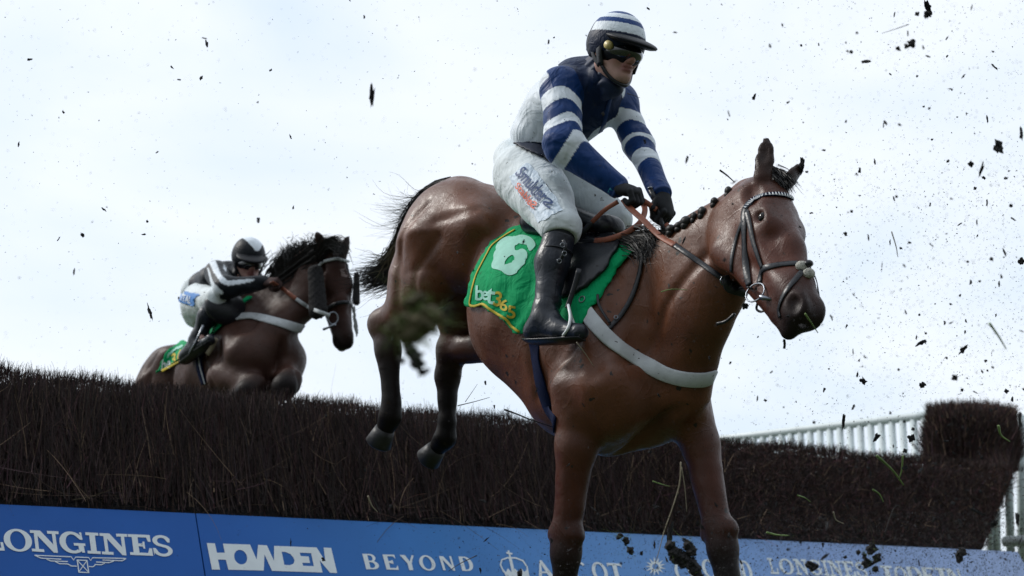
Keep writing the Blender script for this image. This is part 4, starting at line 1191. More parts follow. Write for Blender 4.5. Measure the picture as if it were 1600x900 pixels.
# bit: loose ring and mouthpiece, both sides
bit = empty('bit', H1.pt(.42, 0, -.14)); bit.parent = bridle1; bit.location = Vector(H1.pt(.42, 0, -.14)) - Vector(bridle1.location)
def ring(c, r_, n1, rt, name, mat, parent, nn=28):
    n1 = nrm(n1); a = nrm(np.cross(n1, [0, 0, 1])); b = np.cross(n1, a)
    pts = [c + (a * math.cos(t) + b * math.sin(t)) * r_ for t in np.linspace(0, 2 * math.pi, nn)]
    mb = MB(); mb.tube(pts, rt, 8, False); return mb.build(name, mat, parent)
bc = P(1180, 457, 4.43); q = H1.loc(bc)
for sgn in (1, -1):
    c = H1.pt(q[0], q[1] * sgn, q[2]); n_ = nrm(H1.L * sgn * -.9 + H1.U * .25 - H1.F * .05)
    ring(c, .034, n_, .0028, 'bit_ring', M['steel'], bridle1)
    e = H1.pt(.50, -.03 * sgn, -.13) if sgn < 0 else P(1211, 469, 4.38)
    if sgn < 0:
        e = H1.pt(*(H1.loc(P(1211, 469, 4.38)) * np.array([1, -1, 1])))
        s0 = H1.pt(*(H1.loc(P(1187, 464, 4.40)) * np.array([1, -1, 1])))
    else: s0 = P(1187, 464, 4.40)
    mb = MB(); mb.tube([s0, s0 * .5 + e * .5, e], [.009, .007, .004], 8); mb.build('bit_mouthpiece', M['steel'], bridle1)
bpy.data.objects.remove(bit)
mb = MB(); mb.tube(spline([P(1185, 470, 4.46), P(1182, 482, 4.47), P(1188, 487, 4.46), P(1197, 485, 4.44)], 5), .004, 6); mb.build('curb_strap', M['leather'], bridle1)
mb = MB(); mb.strap(spline([P(1225, 530, 4.42), P(1226, 538, 4.42), P(1225, 545, 4.42)], 3), [-FW] * 7, .008, .003); mb.build('strap_end', M['leather'], bridle1)

# girth, breast girth and neck strap
girth1 = empty('girth', T1.pt(0, 0, -.6), 'navy girth strap round the belly of the foreground bay horse', 'girth')
A, B = surf_path(bv1, [(836, 520), (838, 560), (846, 600), (857, 635), (869, 664)], .003, 6); A, B = smooth_path(A, B, 3)
A2, B2 = mirror_path(bv1, T1, A, B, .003); 
mb = MB(); mb.strap(A, B, .062, .006); o = mb.build('strap', M['navy_web'], girth1); fix_normals(o)
mb = MB(); mb.strap(A2, B2, .062, .006); o = mb.build('strap', M['navy_web'], girth1); fix_normals(o)
breast1 = empty('breast_girth', T1.pt(.3, 0, -.5), 'mud flecked white breast girth across the chest of the foreground bay horse', 'breast girth')
A, B = surf_path(bv1, [(902, 458), (914, 484), (931, 508), (952, 531), (985, 556), (1030, 580), (1065, 591), (1095, 593), (1108, 590), (1113, 588)], .004, 8); A, B = smooth_path(A, B, 3)
le = T1.loc(A[-1])[1]
rest = [(a, b) for a, b in zip(A, B) if T1.loc(a)[1] < -abs(le) - .02][::-1]
A2, B2 = mirror_path(bv1, T1, [r[0] for r in rest], [r[1] for r in rest], .004)
AA, BB = smooth_path(A + A2, B + B2, 3)
mb = MB(); mb.strap(AA, BB, .056, .009); o = mb.build('band', M['white_web'], breast1); fix_normals(o)
strap_px(bv1, [(1003, 392), (1004, 410), (999, 435), (988, 465), (972, 492), (958, 507), (946, 520)], .018, .005, 'neck_strap', M['leather'], breast1, .006, T1, 6, True)
strap_px(bv1, [(935, 463), (936, 478), (943, 494), (952, 508)], .010, .004, 'strap_end', M['leather'], breast1, .014)
for (x, y) in ((913, 470), (962, 499)):
    c, n_ = vhit(bv1, x, y); ring(c + n_ * .016, .012 if y < 480 else .007, n_, .002, 'buckle', M['steel'], breast1, 14)

# number cloth
cloth1 = empty('number_cloth', T1.pt(-.4, -.2, -.2), 'green number cloth printed 6 with yellow piping under the foreground saddle', 'saddle cloth')
outl = [(827, 350), (805, 358), (791, 366), (769, 381), (760, 396), (752, 411), (744, 428), (738, 446), (735, 462), (733, 478), (744, 480), (755, 477), (765, 485), (778, 493), (791, 501), (800, 512), (813, 522), (840, 520), (870, 500), (900, 470), (880, 400), (850, 352)]
def wr(x, y):
    t = x * .80 + y * .35; a = max(0, min(1, (y - 400) / 60))
    return .006 * math.sin(t * .22 + 1.3 * math.sin(y * .05)) * a + .003 * math.sin(t * .5 + y * .1) * a + .004 * max(0, 1 - abs(x - 790) / 30) * a
co = drape('cloth', [outl], bv1, 5, .016, M['green'], cloth1, .005, wr)
bvc = bvh_of(co)
fo = [(936, 378), (969, 377), (999, 386), (975, 412), (952, 447), (938, 470), (923, 488), (915, 503), (908, 512), (895, 508), (870, 500), (868, 462), (880, 410)]
co2 = drape('cloth', [fo], bv1, 6, .015, M['green'], cloth1, .005)
mbp = MB(); A, B = surf_path(bvc, [(805, 359.5), (791, 367.5), (770, 383), (761, 398), (753, 413), (745, 429), (739.5, 447), (736.5, 462), (735, 476.5), (745, 478.5), (755, 475.5), (766, 483.5), (779, 491.5), (791, 499), (800, 510), (812, 519)], .002, 4)
mbp.strap(A, B, .010, .003); o = mbp.build('piping', M['yellow'], cloth1); fix_normals(o)
# the numeral 6 (zoomed measurements) and the printed name below it
zc = zq(720, 340, 4.09)
six = [[zc(*p) for p in [(330, 120), (395, 112), (450, 130), (478, 170), (465, 198), (440, 215), (418, 178), (372, 172), (345, 192), (360, 212), (395, 200), (425, 225), (418, 280), (385, 330), (345, 362), (300, 368), (240, 335), (205, 325), (200, 295), (225, 190), (250, 150), (290, 125)]],
       [zc(*p) for p in [(300, 258), (330, 240), (345, 260), (325, 285), (290, 300), (283, 285)]]]
drape('numeral', six, bvc, 4, .0025, M['pale_mint'], cloth1, .0)
def zqd(q): return [zc(*p) for p in q]
text_on('lettering', [('b', zqd([(98, 435), (150, 435), (150, 530), (95, 530)])), ('e', zqd([(140, 470), (175, 465), (180, 530), (140, 530)])), ('t', zqd([(168, 450), (230, 455), (215, 560), (160, 545)]))], bvc, .003, M['pale_mint'], cloth1)
text_on('lettering', [('3', zqd([(225, 470), (270, 478), (255, 575), (205, 560)])), ('6', zqd([(262, 515), (308, 530), (298, 605), (248, 588)])), ('5', zqd([(305, 560), (355, 570), (350, 650), (295, 640)]))], bvc, .003, M['yellow'], cloth1)

# saddle
saddle1 = empty('saddle', T1.pt(-.35, 0, 0), 'black racing saddle with one stirrup under the rider in navy and white', 'saddle')
flap = [(872, 372), (900, 374), (940, 376), (962, 374), (970, 382), (969, 393), (958, 412), (942, 434), (922, 452), (897, 466), (882, 468), (866, 467), (858, 440), (862, 400)]
drape('flap', [flap], bv1, 6, .030, M['leather'], saddle1, .012)
sf = Field(); sf.cone(T1.pt(-.18, 0, .035), T1.pt(-.50, 0, .02), .055, .075, .05, BLK, (T1.U, .55)); sf.cone(T1.pt(-.17, -.02, .05), T1.pt(-.17, .02, .05), .035, .035, .04, BLK)
sf.cone(T1.pt(-.22, -.10, -.03), T1.pt(-.45, -.13, -.05), .035, .05, .05, BLK); sf.cone(T1.pt(-.22, .10, -.03), T1.pt(-.45, .13, -.05), .035, .05, .05, BLK)
sf.build('seat', M['leather'], saddle1, .009)
# stirrup: leather and iron round the ball of the foot
ft = h(893, 508, -.30)
mb = MB(); mb.strap(spline([h(905, 420, -.27), h(897, 450, -.28), h(889, 474, -.29), h(886, 482, -.30)], 4), [-FW] * 13, .018, .004); o = mb.build('stirrup_leather', M['leather'], saddle1); fix_normals(o)
mb = MB(); mb.tube(spline([h(880, 524, -.345), h(888, 512, -.35), h(891, 495, -.33), h(888, 477, -.30), h(893, 495, -.25), h(900, 515, -.24), h(903, 528, -.245)], 5), .0055, 8); mb.build('stirrup_iron', M['white_gear'], saddle1)
mb = MB(); mb.strap([h(876, 527, -.345), h(888, 530, -.30), h(902, 529, -.245)], [Z] * 3, .055, .008); mb.build('stirrup_tread', M['leather'], saddle1)

# ================================================================== RIDERS
SKIN = np.array([.56, .34, .29]); SKIN_D = np.array([.50, .24, .20]); LIP = np.array([.26, .085, .08])
WHITE = np.array([.78, .84, .90]); NAVY = np.array([.006, .040, .165]); NAVYD = np.array([.006, .018, .060]); CHAR = np.array([.016, .020, .028])
def skull(fd, Hd, s_):
    p = lambda f, l, u: Hd.pt(f * s_, l * s_, u * s_)
    def E(c, r, k=.02, col=SKIN, op=1, RR=None): fd.ell(p(*c), np.array(r) * s_, Hd.R if RR is None else RR, k * s_, col, op)
    def K(a, b, ra, rb, k=.02, col=SKIN, op=1, flat=None): fd.cone(p(*a), p(*b), ra * s_, rb * s_, k * s_, col, flat, op)
    E((-.012, 0, .035), (.094, .074, .088)); E((.030, 0, -.035), (.060, .058, .082), .03)
    for q in (-1, 1):
        K((-.005, .050 * q, -.055), (.062, .018 * q, -.098), .024, .020, .03); E((.062, .038 * q, -.030), (.024, .022, .024), .02, SKIN_D)
        E((-.005, .078 * q, -.010), (.017, .008, .030), .006, SKIN_D); K((.10, .011 * q, -.041), (.094, .013 * q, -.043), .0085, .009, .008, SKIN_D)
        E((.082, .030 * q, .006), (.016, .018, .012), .012, SKIN, -1)
        E((.076, .030 * q, .004), (.013, .013, .013), .003, np.array([.5, .5, .5]))
    K((.088, 0, .008), (.110, 0, -.034), .010, .0125, .018, SKIN_D)
    E((.072, 0, -.096), (.022, .022, .018), .02)
    E((.090, 0, -.061), (.014, .025, .0075), .008, LIP); E((.088, 0, -.075), (.014, .021, .0085), .008, LIP)
    K((.112, .020, -.068), (.112, -.020, -.068), .009, .009, .004, LIP * .5, -1)
    K((.09, .0, .024), (.075, .0, .024), .02, .03, .03)
    K((-.02, 0, -.06), (-.040, 0, -.11), .056, .050, .03)

def headgear(root, Hd, s_, hcol, gold=True):
    p = lambda f, l, u: Hd.pt(f * s_, l * s_, u * s_); R = Hd.R
    fd = Field()
    fd.ell(p(-.002, 0, .048), np.array((.118, .102, .108)) * s_, R, .01, (1, 1, 1))
    fd.ell(p(-.006, 0, .02), np.array((.110, .100, .075)) * s_, R, .03, (1, 1, 1))
    # open underneath: cut away below the rim and hollow inside
    fd.ell(p(.03, 0, -.115), np.array((.20, .15, .115)) * s_, R, .008, None, -1)
    fd.ell(p(-.010, 0, .028), np.array((.102, .084, .094)) * s_, R, .004, None, -1)
    hl = fd.build('helmet', M['helmet'], root, .0038, hcol)
    pk = Field(); pk.ell(p(.090, 0, .034), np.array((.106, .100, .020)) * s_, np.stack([nrm(Hd.F - Hd.U * .26), Hd.L, nrm(Hd.U + Hd.F * .26)], 1), .01, BLK)
    pk.ell(p(.055, 0, .000), np.array((.11, .074, .036)) * s_, R, .01, None, -1)
    pk.build('peak', M['black_plastic'], hl, .004)
    # goggles: a curved lens with a frame and an elastic strap
    gl = Field(); gl.ell(p(.030, 0, -.011), np.array((.099, .083, .048)) * s_, R, .006, BLK); gl.ell(p(-.03, 0, .0), np.array((.09, .12, .06)) * s_, R, .004, None, -1)
    gl.ell(p(.118, 0, -.056), np.array((.03, .017, .024)) * s_, R, .008, None, -1)
    gg = gl.build('goggles', M['lens'], root, .0035)
    fr2 = Field(); fr2.ell(p(.028, 0, -.011), np.array((.0965, .0835, .054)) * s_, R, .006, BLK); fr2.ell(p(-.05, 0, .0), np.array((.09, .12, .07)) * s_, R, .004, None, -1)
    fr2.ell(p(.118, 0, -.058), np.array((.034, .018, .024)) * s_, R, .008, None, -1)
    fr2.build('goggle_frame', M['black_plastic'], gg, .0035)
    A = [p(.06 * math.cos(t) - .02 - .03 * (1 - math.cos(t)), .098 * math.sin(t), .012 + .010 * (1 - math.cos(t))) for t in np.linspace(.5, 2 * math.pi - .5, 30)]
    A = [p(-.012 + .112 * math.cos(t), .094 * math.sin(t), .010 - .004 * math.cos(t)) for t in np.linspace(.55, 2 * math.pi - .55, 32)]
    mb = MB(); mb.strap(A, [a - p(-.012, 0, .01) for a in A], .026 * s_, .003); st_ = mb.build('strap', M['leather'], gg); fix_normals(st_)
    if gold:
        mb = MB(); mb.tube([p(.064, -.076, .002), p(.070, -.092, .002)], [.0175 * s_, .0160 * s_], 20); mb.build('temple_disc', M['gold'], gg)
    # harness: padded ear straps and chin strap
    for q in (-1, 1):
        mb = MB(); mb.strap(spline([p(.020, .088 * q, .022), p(.022, .086 * q, -.02), p(.026, .073 * q, -.065)], 5), [Hd.L * q] * 11, .030 * s_, .010); o = mb.build('harness_strap', M['leather'], hl); fix_normals(o)
        mb = MB(); mb.strap(spline([p(-.035, .086 * q, .02), p(-.015, .084 * q, -.03), p(.02, .075 * q, -.07)], 5), [Hd.L * q] * 11, .018 * s_, .006); o = mb.build('harness_strap', M['leather'], hl); fix_normals(o)
    mb = MB(); mb.tube(spline([p(.022, -.075, -.06), p(.045, -.052, -.100), p(.068, -.02, -.124), p(.070, .02, -.126), p(.048, .052, -.102), p(.022, .075, -.06)], 6), .0075 * s_, 8); mb.build('chin_strap', M['leather'], hl)
    return hl, gg

def glove(root, w_, F, U, side, s_=1.0, name='glove', curl=1.0, mat='glove'):
    fr = Frame(w_, F, l=np.cross(U, F)); p = lambda f, l, u: fr.pt(f * s_, l * s_, u * s_)
    fd = Field()
    fd.cone(p(-.015, 0, 0), p(.01, 0, 0), .034 * s_, .031 * s_, .01, BLK, (fr.U, .8))
    fd.ell(p(.048, 0, 0), np.array((.050, .043, .021)) * s_, fr.R, .02, BLK); fd.ell(p(.04, .022 * side, -.008), np.array((.03, .02, .018)) * s_, fr.R, .015, BLK)
    for i, y in enumerate((.031, .0105, -.0105, -.031)):
        y *= side; ln = (.040, .044, .042, .034)[i]; a = p(.082 - .004 * abs(i - 1), y, .003)
        for (L_, ang, r0, r1) in ((ln, 62 * curl, .0118, .0112), (ln * .66, 140 * curl, .0112, .0104), (ln * .5, 208 * curl, .0104, .009)):
            an = math.radians(ang); b = a + (fr.F * math.cos(an) - fr.U * math.sin(an)) * L_ * s_
            fd.cone(a, b, r0 * s_, r1 * s_, .0035, BLK); a = b
    t0 = p(.022, .034 * side, -.008); t1 = p(.052, .050 * side, -.028); t2 = p(.078, .036 * side, -.044); t3 = p(.086, .014 * side, -.050)
    fd.cone(t0, t1, .015 * s_, .013 * s_, .006, BLK); fd.cone(t1, t2, .013 * s_, .011 * s_, .004, BLK); fd.cone(t2, t3, .011 * s_, .0095 * s_, .004, BLK)
    return fd.build(name, M[mat], root, .0034), fr

def wrinkle(amp, fr, fx=38., fu=22.):
    def f(X):
        q = fr.loc(X); a, b, c = q[:, 0], q[:, 1], q[:, 2]
        w = np.sin(fx * (c + .45 * a) + 2.2 * np.sin(9 * b + 7 * a) + 1.5 * np.sin(13 * c)) * (.6 + .4 * np.sin(17 * a + 11 * b))
        w += .6 * np.sin(fu * (a - .6 * c) + 2. * np.sin(11 * c + 5 * b)) + .35 * np.sin(61 * (c * .7 - a) + 3 * np.sin(15 * a))
        return amp * w
    return f
def in_poly(X, Y, poly):
    c = np.zeros(len(X), bool); j = len(poly) - 1
    for i in range(len(poly)):
        (x0, y0), (x1, y1) = poly[i], poly[j]
        if y0 != y1: c ^= ((y0 > Y) != (y1 > Y)) & (X < (x1 - x0) * (Y - y0) / (y1 - y0) + x0)
        j = i
    return c
def bone_s(X, pts):
    """distance to a chain of bones and the position along it (0 at the first joint, 1 at the second ...)"""
    best = np.full(len(X), 9.); s_ = np.zeros(len(X))
    for i in range(len(pts) - 1):
        a, b = pts[i], pts[i + 1]; ba = b - a; t = (X - a) @ ba / (ba @ ba); tc = np.clip(t, 0, 1)
        d = np.linalg.norm(X - a - tc[:, None] * ba, axis=1); m = d < best; best[m] = d[m]; s_[m] = i + (t[m] if i == len(pts) - 2 else tc[m])
    return best, s_

def torso_frame(pel, nk, L_):
    U = nrm(nk - pel); return Frame(pel, np.cross(nrm(L_ - U * np.dot(L_, U)), U), l=L_)
def rider_body(root, J, TF, Hd, s_, res=.005):
    fd = Field(); skull(fd, Hd, s_)
    fd.cone(Hd.pt(-.045, 0, -.12), J['neck'] * .8 + J['pel'] * .2 + FW * .06, .052, .035, .02, SKIN)
    fd.cone(J['neck'] * .8 + J['pel'] * .2 + FW * .06, J['pel'], .04, .09, .03, SKIN, (TF.F, .8)); fd.cone(J['rsh'] + FW * .05, J['lsh'] + FW * .03, .04, .04, .02, SKIN)
    for q in 'rl':
        fd.chain([J[q + 'sh'], J[q + 'elb'], J[q + 'wr']], [.050, .040, .026], .02, SKIN)
        fd.chain([J[q + 'hip'], J[q + 'knee'], J[q + 'ank'] * .9 + J[q + 'knee'] * .1], [.085, .052, .030], .03, SKIN); fd.cone(J[q + 'ank'] * .9 + J[q + 'knee'] * .1, J[q + 'toe'] * .35 + J[q + 'ank'] * .65, .028, .018, .02, SKIN)
    return fd.build('body', M['skin'], root, res, None, .006)
def boot(root, J, q, top, name='riding_boot', seams=True, k=1.0):
    kn, an, he, to = J[q + 'knee'], J[q + 'ank'], J[q + 'heel'], J[q + 'toe']
    a = kn + (an - kn) * top; out = nrm(np.cross(an - kn, to - he)); fd = Field(); ax = nrm(an - kn); calf = kn + (an - kn) * .42 - nrm(to - he) * .012
    fd.cone(a, calf, .060 * k, .060 * k, .01, BLK); fd.cone(calf, an - ax * .06, .060 * k, .045 * k, .03, BLK); fd.cone(an - ax * .06, an, .045 * k, .043 * k, .02, BLK)
    fd.cone(an, he + nrm(to - he) * .02, .043 * k, .036 * k, .03, BLK); fd.cone(he + nrm(to - he) * .035 - ax * .01, to - nrm(to - he) * .02, .037 * k, .031 * k, .03, BLK, (out, 1.05))
    fd.cone(an, to * .55 + he * .45 - ax * .012, .040 * k, .034 * k, .03, BLK)
    fd.ell(a - ax * .045, (.10, .10, .045), np.stack([np.cross(ax, out), out, ax], 1), .004, None, -1)
    fd.disp = lambda X: .0022 * np.sin(((X - an) @ ax) * 95 + 2 * np.sin(((X - an) @ out) * 40)) * np.exp(-(((X - an) @ ax + .05) / .06) ** 2)
    o = fd.build(name, M['boot'], root, .005)
    mb = MB(); ft = nrm(to - he); dn = nrm(np.cross(ft, out)); dn = dn if np.dot(dn, ax) > 0 else -dn
    mb.tube([he - ft * .005 + dn * .034 * k, he + ft * .03 + dn * .038 * k, he * .4 + to * .6 + dn * .034 * k, to + dn * .024 * k], [.026, .034, .036, .022], 12, True, .22, dn)
    s2 = mb.build('sole', M['leather'], o)
    for f_ in (.30,) if seams else ():
        c = kn + (an - kn) * (top + f_ * .5); pts = [c + (out * math.cos(t) + np.cross(ax, out) * math.sin(t)) * .0612 * k for t in np.linspace(0, 6.283, 26)]
        mb = MB(); mb.tube(pts, .0028, 6, False); mb.build('top_seam', M['leather'], o)
    return o

# ---- the front rider
J1 = dict(rhip=h(829, 274, -.10), lhip=h(860, 272, .10), rknee=h(877, 350, -.24), lknee=h(960, 343, .17), rank=h(851, 496, -.315), heel=0, pel=h(836, 256, 0),
    neck=h(938, 118, 0), rsh=h(877, 137, -.15), lsh=h(966, 158, .165), relb=h(880, 226, -.23), rwr=h(962, 290, -.10), lelb=h(998, 228, .16), lwr=h(1031, 299, .09))
J1['rheel'] = h(828, 519, -.315); J1['rtoe'] = h(912, 519, -.315); J1['lank'] = h(985, 480, .30); J1['lheel'] = h(965, 505, .30); J1['ltoe'] = h(1035, 505, .30)
TF1 = torso_frame(J1['pel'], J1['neck'], T1.L)
HS1 = 1.02
HD1 = Frame(P(961, 82, 5.42), cv(.55, -.06, .83), l=None, u=cv(.13, .97, -.07))
r1 = empty('person', J1['pel'] - np.array([0, 0, .3]), 'rider in navy and white hooped silks and hooped helmet on the foreground horse', 'rider')
body_r1 = rider_body(r1, J1, TF1, HD1, HS1)
def hcol1(V, c):
    q = HD1.loc(V) / HS1; z = q[:, 2] - .14 * (q[:, 0] + .012) * 0
    z = q[:, 2] + .05 * q[:, 0]
    out = np.tile(WHITE * 1.05, (len(V), 1))
    for a, b in ((.138, .152), (.098, .118)): out[(z > a) & (z < b)] = NAVY * 1.3
    out[z < .062] = NAVYD * .7; out[(q[:, 0] < -.085) & (z < .10)] = NAVYD
    out[(np.abs(q[:, 0] - (-.045)) < .008) & (z < .11)] = CHAR
    return out
headgear(r1, HD1, HS1, hcol1)

# jacket with hooped sleeves
jk = Field(); tp = TF1.pt; Rt = TF1.R
tl_ = np.linalg.norm(J1['neck'] - J1['pel'])
jk.ell(tp(-.01, 0, tl_ - .135), (.135, .165, .145), Rt, .06, WHITE); jk.ell(tp(-.035, 0, .20), (.132, .155, .16), Rt, .06, WHITE); jk.ell(tp(-.045, 0, tl_ - .07), (.10, .12, .085), Rt, .06, WHITE); jk.ell(tp(-.078, -.02, .23), (.12, .12, .15), Rt, .06, WHITE); jk.ell(tp(-.025, 0, .085), (.132, .150, .085), Rt, .06, WHITE)
jk.cone(tp(-.02, 0, tl_ - .05), tp(.0, 0, tl_ + .025), .085, .072, .04, NAVYD); 
jk.cone(tp(.0, 0, tl_ - .06), HD1.pt(-.035, 0, -.100), .08, .072, .05, NAVYD)
RA = [J1['rsh'], J1['relb'], J1['rwr']]; LA = [J1['lsh'], J1['lelb'], J1['lwr']]
jk.chain(RA, [.076, .072, .045], .035, WHITE); jk.chain(LA, [.068, .054, .042], .035, WHITE)
jk.cone(tp(0, 0, tl_ - .09), J1['rsh'], .085, .070, .05, WHITE); jk.cone(tp(0, 0, tl_ - .09), J1['lsh'], .09, .07, .05, WHITE)
jk.ell(HD1.pt(.012, 0, -.02), (.09, .085, .10), HD1.R, .01, None, -1)
jk.disp = wrinkle(.0030, TF1, 24., 15.)
zj = zq(780, 80, 4.736)
yoke = [zj(*p) for p in [(425, 92), (520, 30), (660, 20), (760, 60), (1000, 240), (905, 290), (912, 350), (885, 470), (700, 590), (640, 665), (612, 640), (600, 540), (592, 330), (585, 280), (550, 215), (495, 182), (470, 140)]]
hem = [zj(*p) for p in [(80, 712), (200, 668), (385, 676), (440, 760), (480, 860), (380, 870), (100, 760)]]
def jcol(V, c):
    px = proj(V); X, Y = px[:, 0], px[:, 1]; out = np.tile(WHITE, (len(V), 1))
    out[in_poly(X, Y, yoke)] = NAVYD * 1.1; 
    vert = [(940, 110), (955, 135), (947, 200), (935, 205), (944, 140)]
    out[in_poly(X, Y, hem)] = NAVYD * .6
    q = TF1.loc(V); out[q[:, 2] > tl_ + .0] = NAVYD
    for A, bands, rr in ((RA, ((-.6, .27), (.48, .70), (.84, 1.05), (1.30, 9)), .105), (LA, ((-.6, .42), (.66, .95), (1.1, 1.32), (1.55, 9)), .085)):
        d, s_ = bone_s(V, A); own = (d < rr) & ((s_ > .16) | (d < .086))
        sl = s_ + .05 * np.sin((V @ T1.L) * 40)
        k = np.full(len(V), False)
        for a, b in bands: k |= (sl > a) & (sl < b)
        own &= ~((np.abs(q[:, 1]) < .095) & (s_ < .8))
        out[own & k] = NAVY; out[own & ~k] = WHITE
        seam = own & (s_ < -.02) ; out[seam] = WHITE
    return out
cl_ = Field(); cl_.cone(tp(-.01, 0, tl_ - .03), HD1.pt(-.050, 0, -.058), .088, .073, .02, NAVYD); cl_.cone(tp(.02, .01, tl_ - .05), HD1.pt(.0, 0, -.125), .06, .055, .04, NAVYD)
cl_.disp = lambda X: .003 * np.sin(X[:, 2] * 160 + 2 * np.sin(X[:, 0] * 50)); cl_.build('collar', mat_basic('navy collar', tuple(NAVYD), .6, noise=.2, nscale=30), r1, .006)
jkt = jk.build('jacket', M['silks'], r1, .0046, jcol)
mb = MB(); A_ = [vhit(bvh_of(jkt), *q) for q in ((958, 143), (953, 155), (949, 168), (946, 181), (943, 194), (938, 206))]; A_ = [a for a in A_ if a[0] is not None]
mb.strap([a + n * .001 for a, n in A_], [n for a, n in A_], .022, .0035); o = mb.build('placket', mat_basic('navy placket', tuple(NAVY * .8), .5, noise=.1), jkt); fix_normals(o)
# breeches
br = Field(); br.ell(tp(-.02, 0, -.035), (.145, .160, .095), Rt, .06, WHITE)
br.cone(J1['rhip'], J1['rknee'] * .97 + J1['rank'] * .03, .118, .080, .05, WHITE); br.cone(J1['lhip'], J1['lknee'], .118, .074, .05, WHITE)
br.cone(J1['rhip'] - T1.F * .04 - T1.U * .02, J1['rhip'] * .5 + J1['rknee'] * .5, .12, .098, .05, WHITE)
ka = nrm(J1['rank'] - J1['rknee']); br.ell(J1['rknee'] + ka * .095 + T1.F * .01, (.09, .09, .055), np.stack([T1.F, T1.L, ka], 1) if True else None, .006, None, -1)
br.disp = wrinkle(.0022, TF1, 26., 18.)
brx = br.build('breeches', M['breeches'], r1, .006)
bvb = bvh_of(brx)
drape('jacket_hem', [[(803, 228), (812, 224), (830, 222), (850, 222), (866, 224), (876, 234), (882, 254), (868, 262), (850, 250), (826, 240)]], bvh_of(brx), 4, .014, mat_basic('navy underlayer', (.005, .010, .032), .6, noise=.2), jkt, .004)
zb = zq(760, 220, 5.0)
drape('name_panel', [[zb(*p) for p in [(300, 178), (345, 190), (440, 300), (590, 520), (560, 560), (420, 640), (385, 600), (190, 320), (215, 250)]]], bvb, 5, .0035, M['patch'], brx, .0)
text_on('lettering', [('Smulder', [zb(*p) for p in [(302, 208), (506, 420), (428, 506), (232, 268)]]), ('S', [zb(*p) for p in [(478, 450), (532, 488), (500, 548), (440, 500)]], 1)], bvb, .0095, M['navy_txt'], brx)
text_on('lettering', [('Stable', [zb(*p) for p in [(262, 328), (392, 468), (348, 512), (238, 368)]]), ('S', [zb(*p) for p in [(385, 470), (414, 498), (384, 542), (352, 512)]], 1)], bvb, .0095, M['orange_txt'], brx)
0 and drape('print_bar', [[zb(*p) for p in [(322, 250), (332, 243), (404, 322), (398, 336)]]], bvb, 5, .0065, M['navy_txt'], brx, 0)
0 and drape('print_bar', [[zb(*p) for p in [(420, 375), (430, 366), (498, 440), (490, 452)]]], bvb, 5, .0065, M['navy_txt'], brx, 0)
# dark stockings between breeches and boots
for q in 'rl':
    sk = Field(); sk.cone(J1[q + 'knee'] - nrm(J1[q + 'ank'] - J1[q + 'knee']) * .005, J1[q + 'knee'] * .7 + J1[q + 'ank'] * .3, .066, .054, .02, BLK); sk.build('stocking', M['glove'], r1, .007)
boot(r1, J1, 'r', .16); boot(r1, J1, 'l', .16)
# buckle strap at the top of the near boot
mb = MB(); mb.strap(spline([h(880, 375, -.315), h(884, 385, -.315), h(880, 398, -.315), h(874, 410, -.315)], 4), [-FW] * 13, .012, .004); o = mb.build('boot_strap', M['leather'], r1); fix_normals(o)
for (x, y) in ((879, 383), (874, 408), (882, 396)):
    ring(h(x, y, -.325), .008, -FW, .0018, 'buckle', M['steel'], o, 12)
gr, frr = glove(r1, h(963, 293, -.10), cv(.80, -.22, .50), cv(.25, .85, .30), 1)
gl_, frl = glove(r1, h(1035, 304, .09), cv(.22, -.90, .34), cv(.72, .30, .55), -1)
for w_, e_ in ((J1['rwr'], J1['relb']), (J1['lwr'], J1['lelb'])):
    d_ = nrm(w_ - e_); mb = MB(); mb.tube([w_ - d_ * .004, w_ + d_ * .012], [.043, .041], 16); mb.build('wrist_band', M['teal'], r1)
    mb = MB(); mb.tube([w_ + d_ * .013, w_ + d_ * .026], [.043, .040], 16); mb.build('cuff', mat_basic('navy cuff', tuple(NAVY), .6), r1)

# whip and reins of the front horse
whip = empty('whip', h(1025, 320, .06), 'short black whip with a silver cap in the left glove of the foreground rider', 'whip')
mb = MB(); mb.tube([h(1017, 297, .045), h(1022, 308, .05), h(1028, 325, .06), h(1034, 350, .07), h(1041, 370, .08)], [.012, .011, .010, .009, .008], 10); mb.build('shaft', M['leather'], whip)
mb = MB(); mb.sphere(h(1016.5, 294, .045), (.012, .012, .007), 6); mb.build('cap', M['steel'], whip)
reins = empty('reins', h(1000, 345, -.07), 'tan rubber grip reins with black ends from the foreground bit to the gloves', 'reins')
def rp(px, py, off=.014, fb=None):
    a, n = vhit(bv1, px, py)
    if a is None: return fb
    return a - nrm(ray(px, py)) * off + n * .004
def rein(pts, name, mat, w=.020, t=.005):
    q = spline(pts, 8); mb = MB(); mb.strap(q, [-FW + UPV * .15] * len(q), w, t); o = mb.build(name, mat, reins); fix_normals(o)
bitR = H1.pt(*(H1.loc(P(1178, 452, 4.47))))
rein([h(974, 312, -.09), h(984, 325, -.09), h(1005, 344, -.10), rp(1032, 370, .02, h(1032, 367, -.095)), rp(1056, 384)], 'rein_grip', M['tan'], .022)
rein([rp(1056, 384), rp(1075, 397), rp(1095, 411), rp(1115, 425), rp(1134, 438), rp(1156, 449, .03), rp(1174, 451, .03)], 'rein', M['leather'], .019)
rein([h(966, 315, -.08), h(945, 328, -.09), h(925, 347, -.10)], 'rein_grip', M['tan'], .017)
rein([h(925, 347, -.10), h(912, 362, -.11), h(904, 374, -.11), h(912, 378, -.11), h(930, 376, -.10)], 'rein', M['leather'], .020)
rein([h(926, 377, -.10), h(950, 374, -.10), h(978, 364, -.08), h(998, 350, -.05), h(1006, 336, -.02), h(1007, 324, .01), h(1000, 313, .0), h(990, 310, -.05)], 'rein_grip', M['tan'], .021)
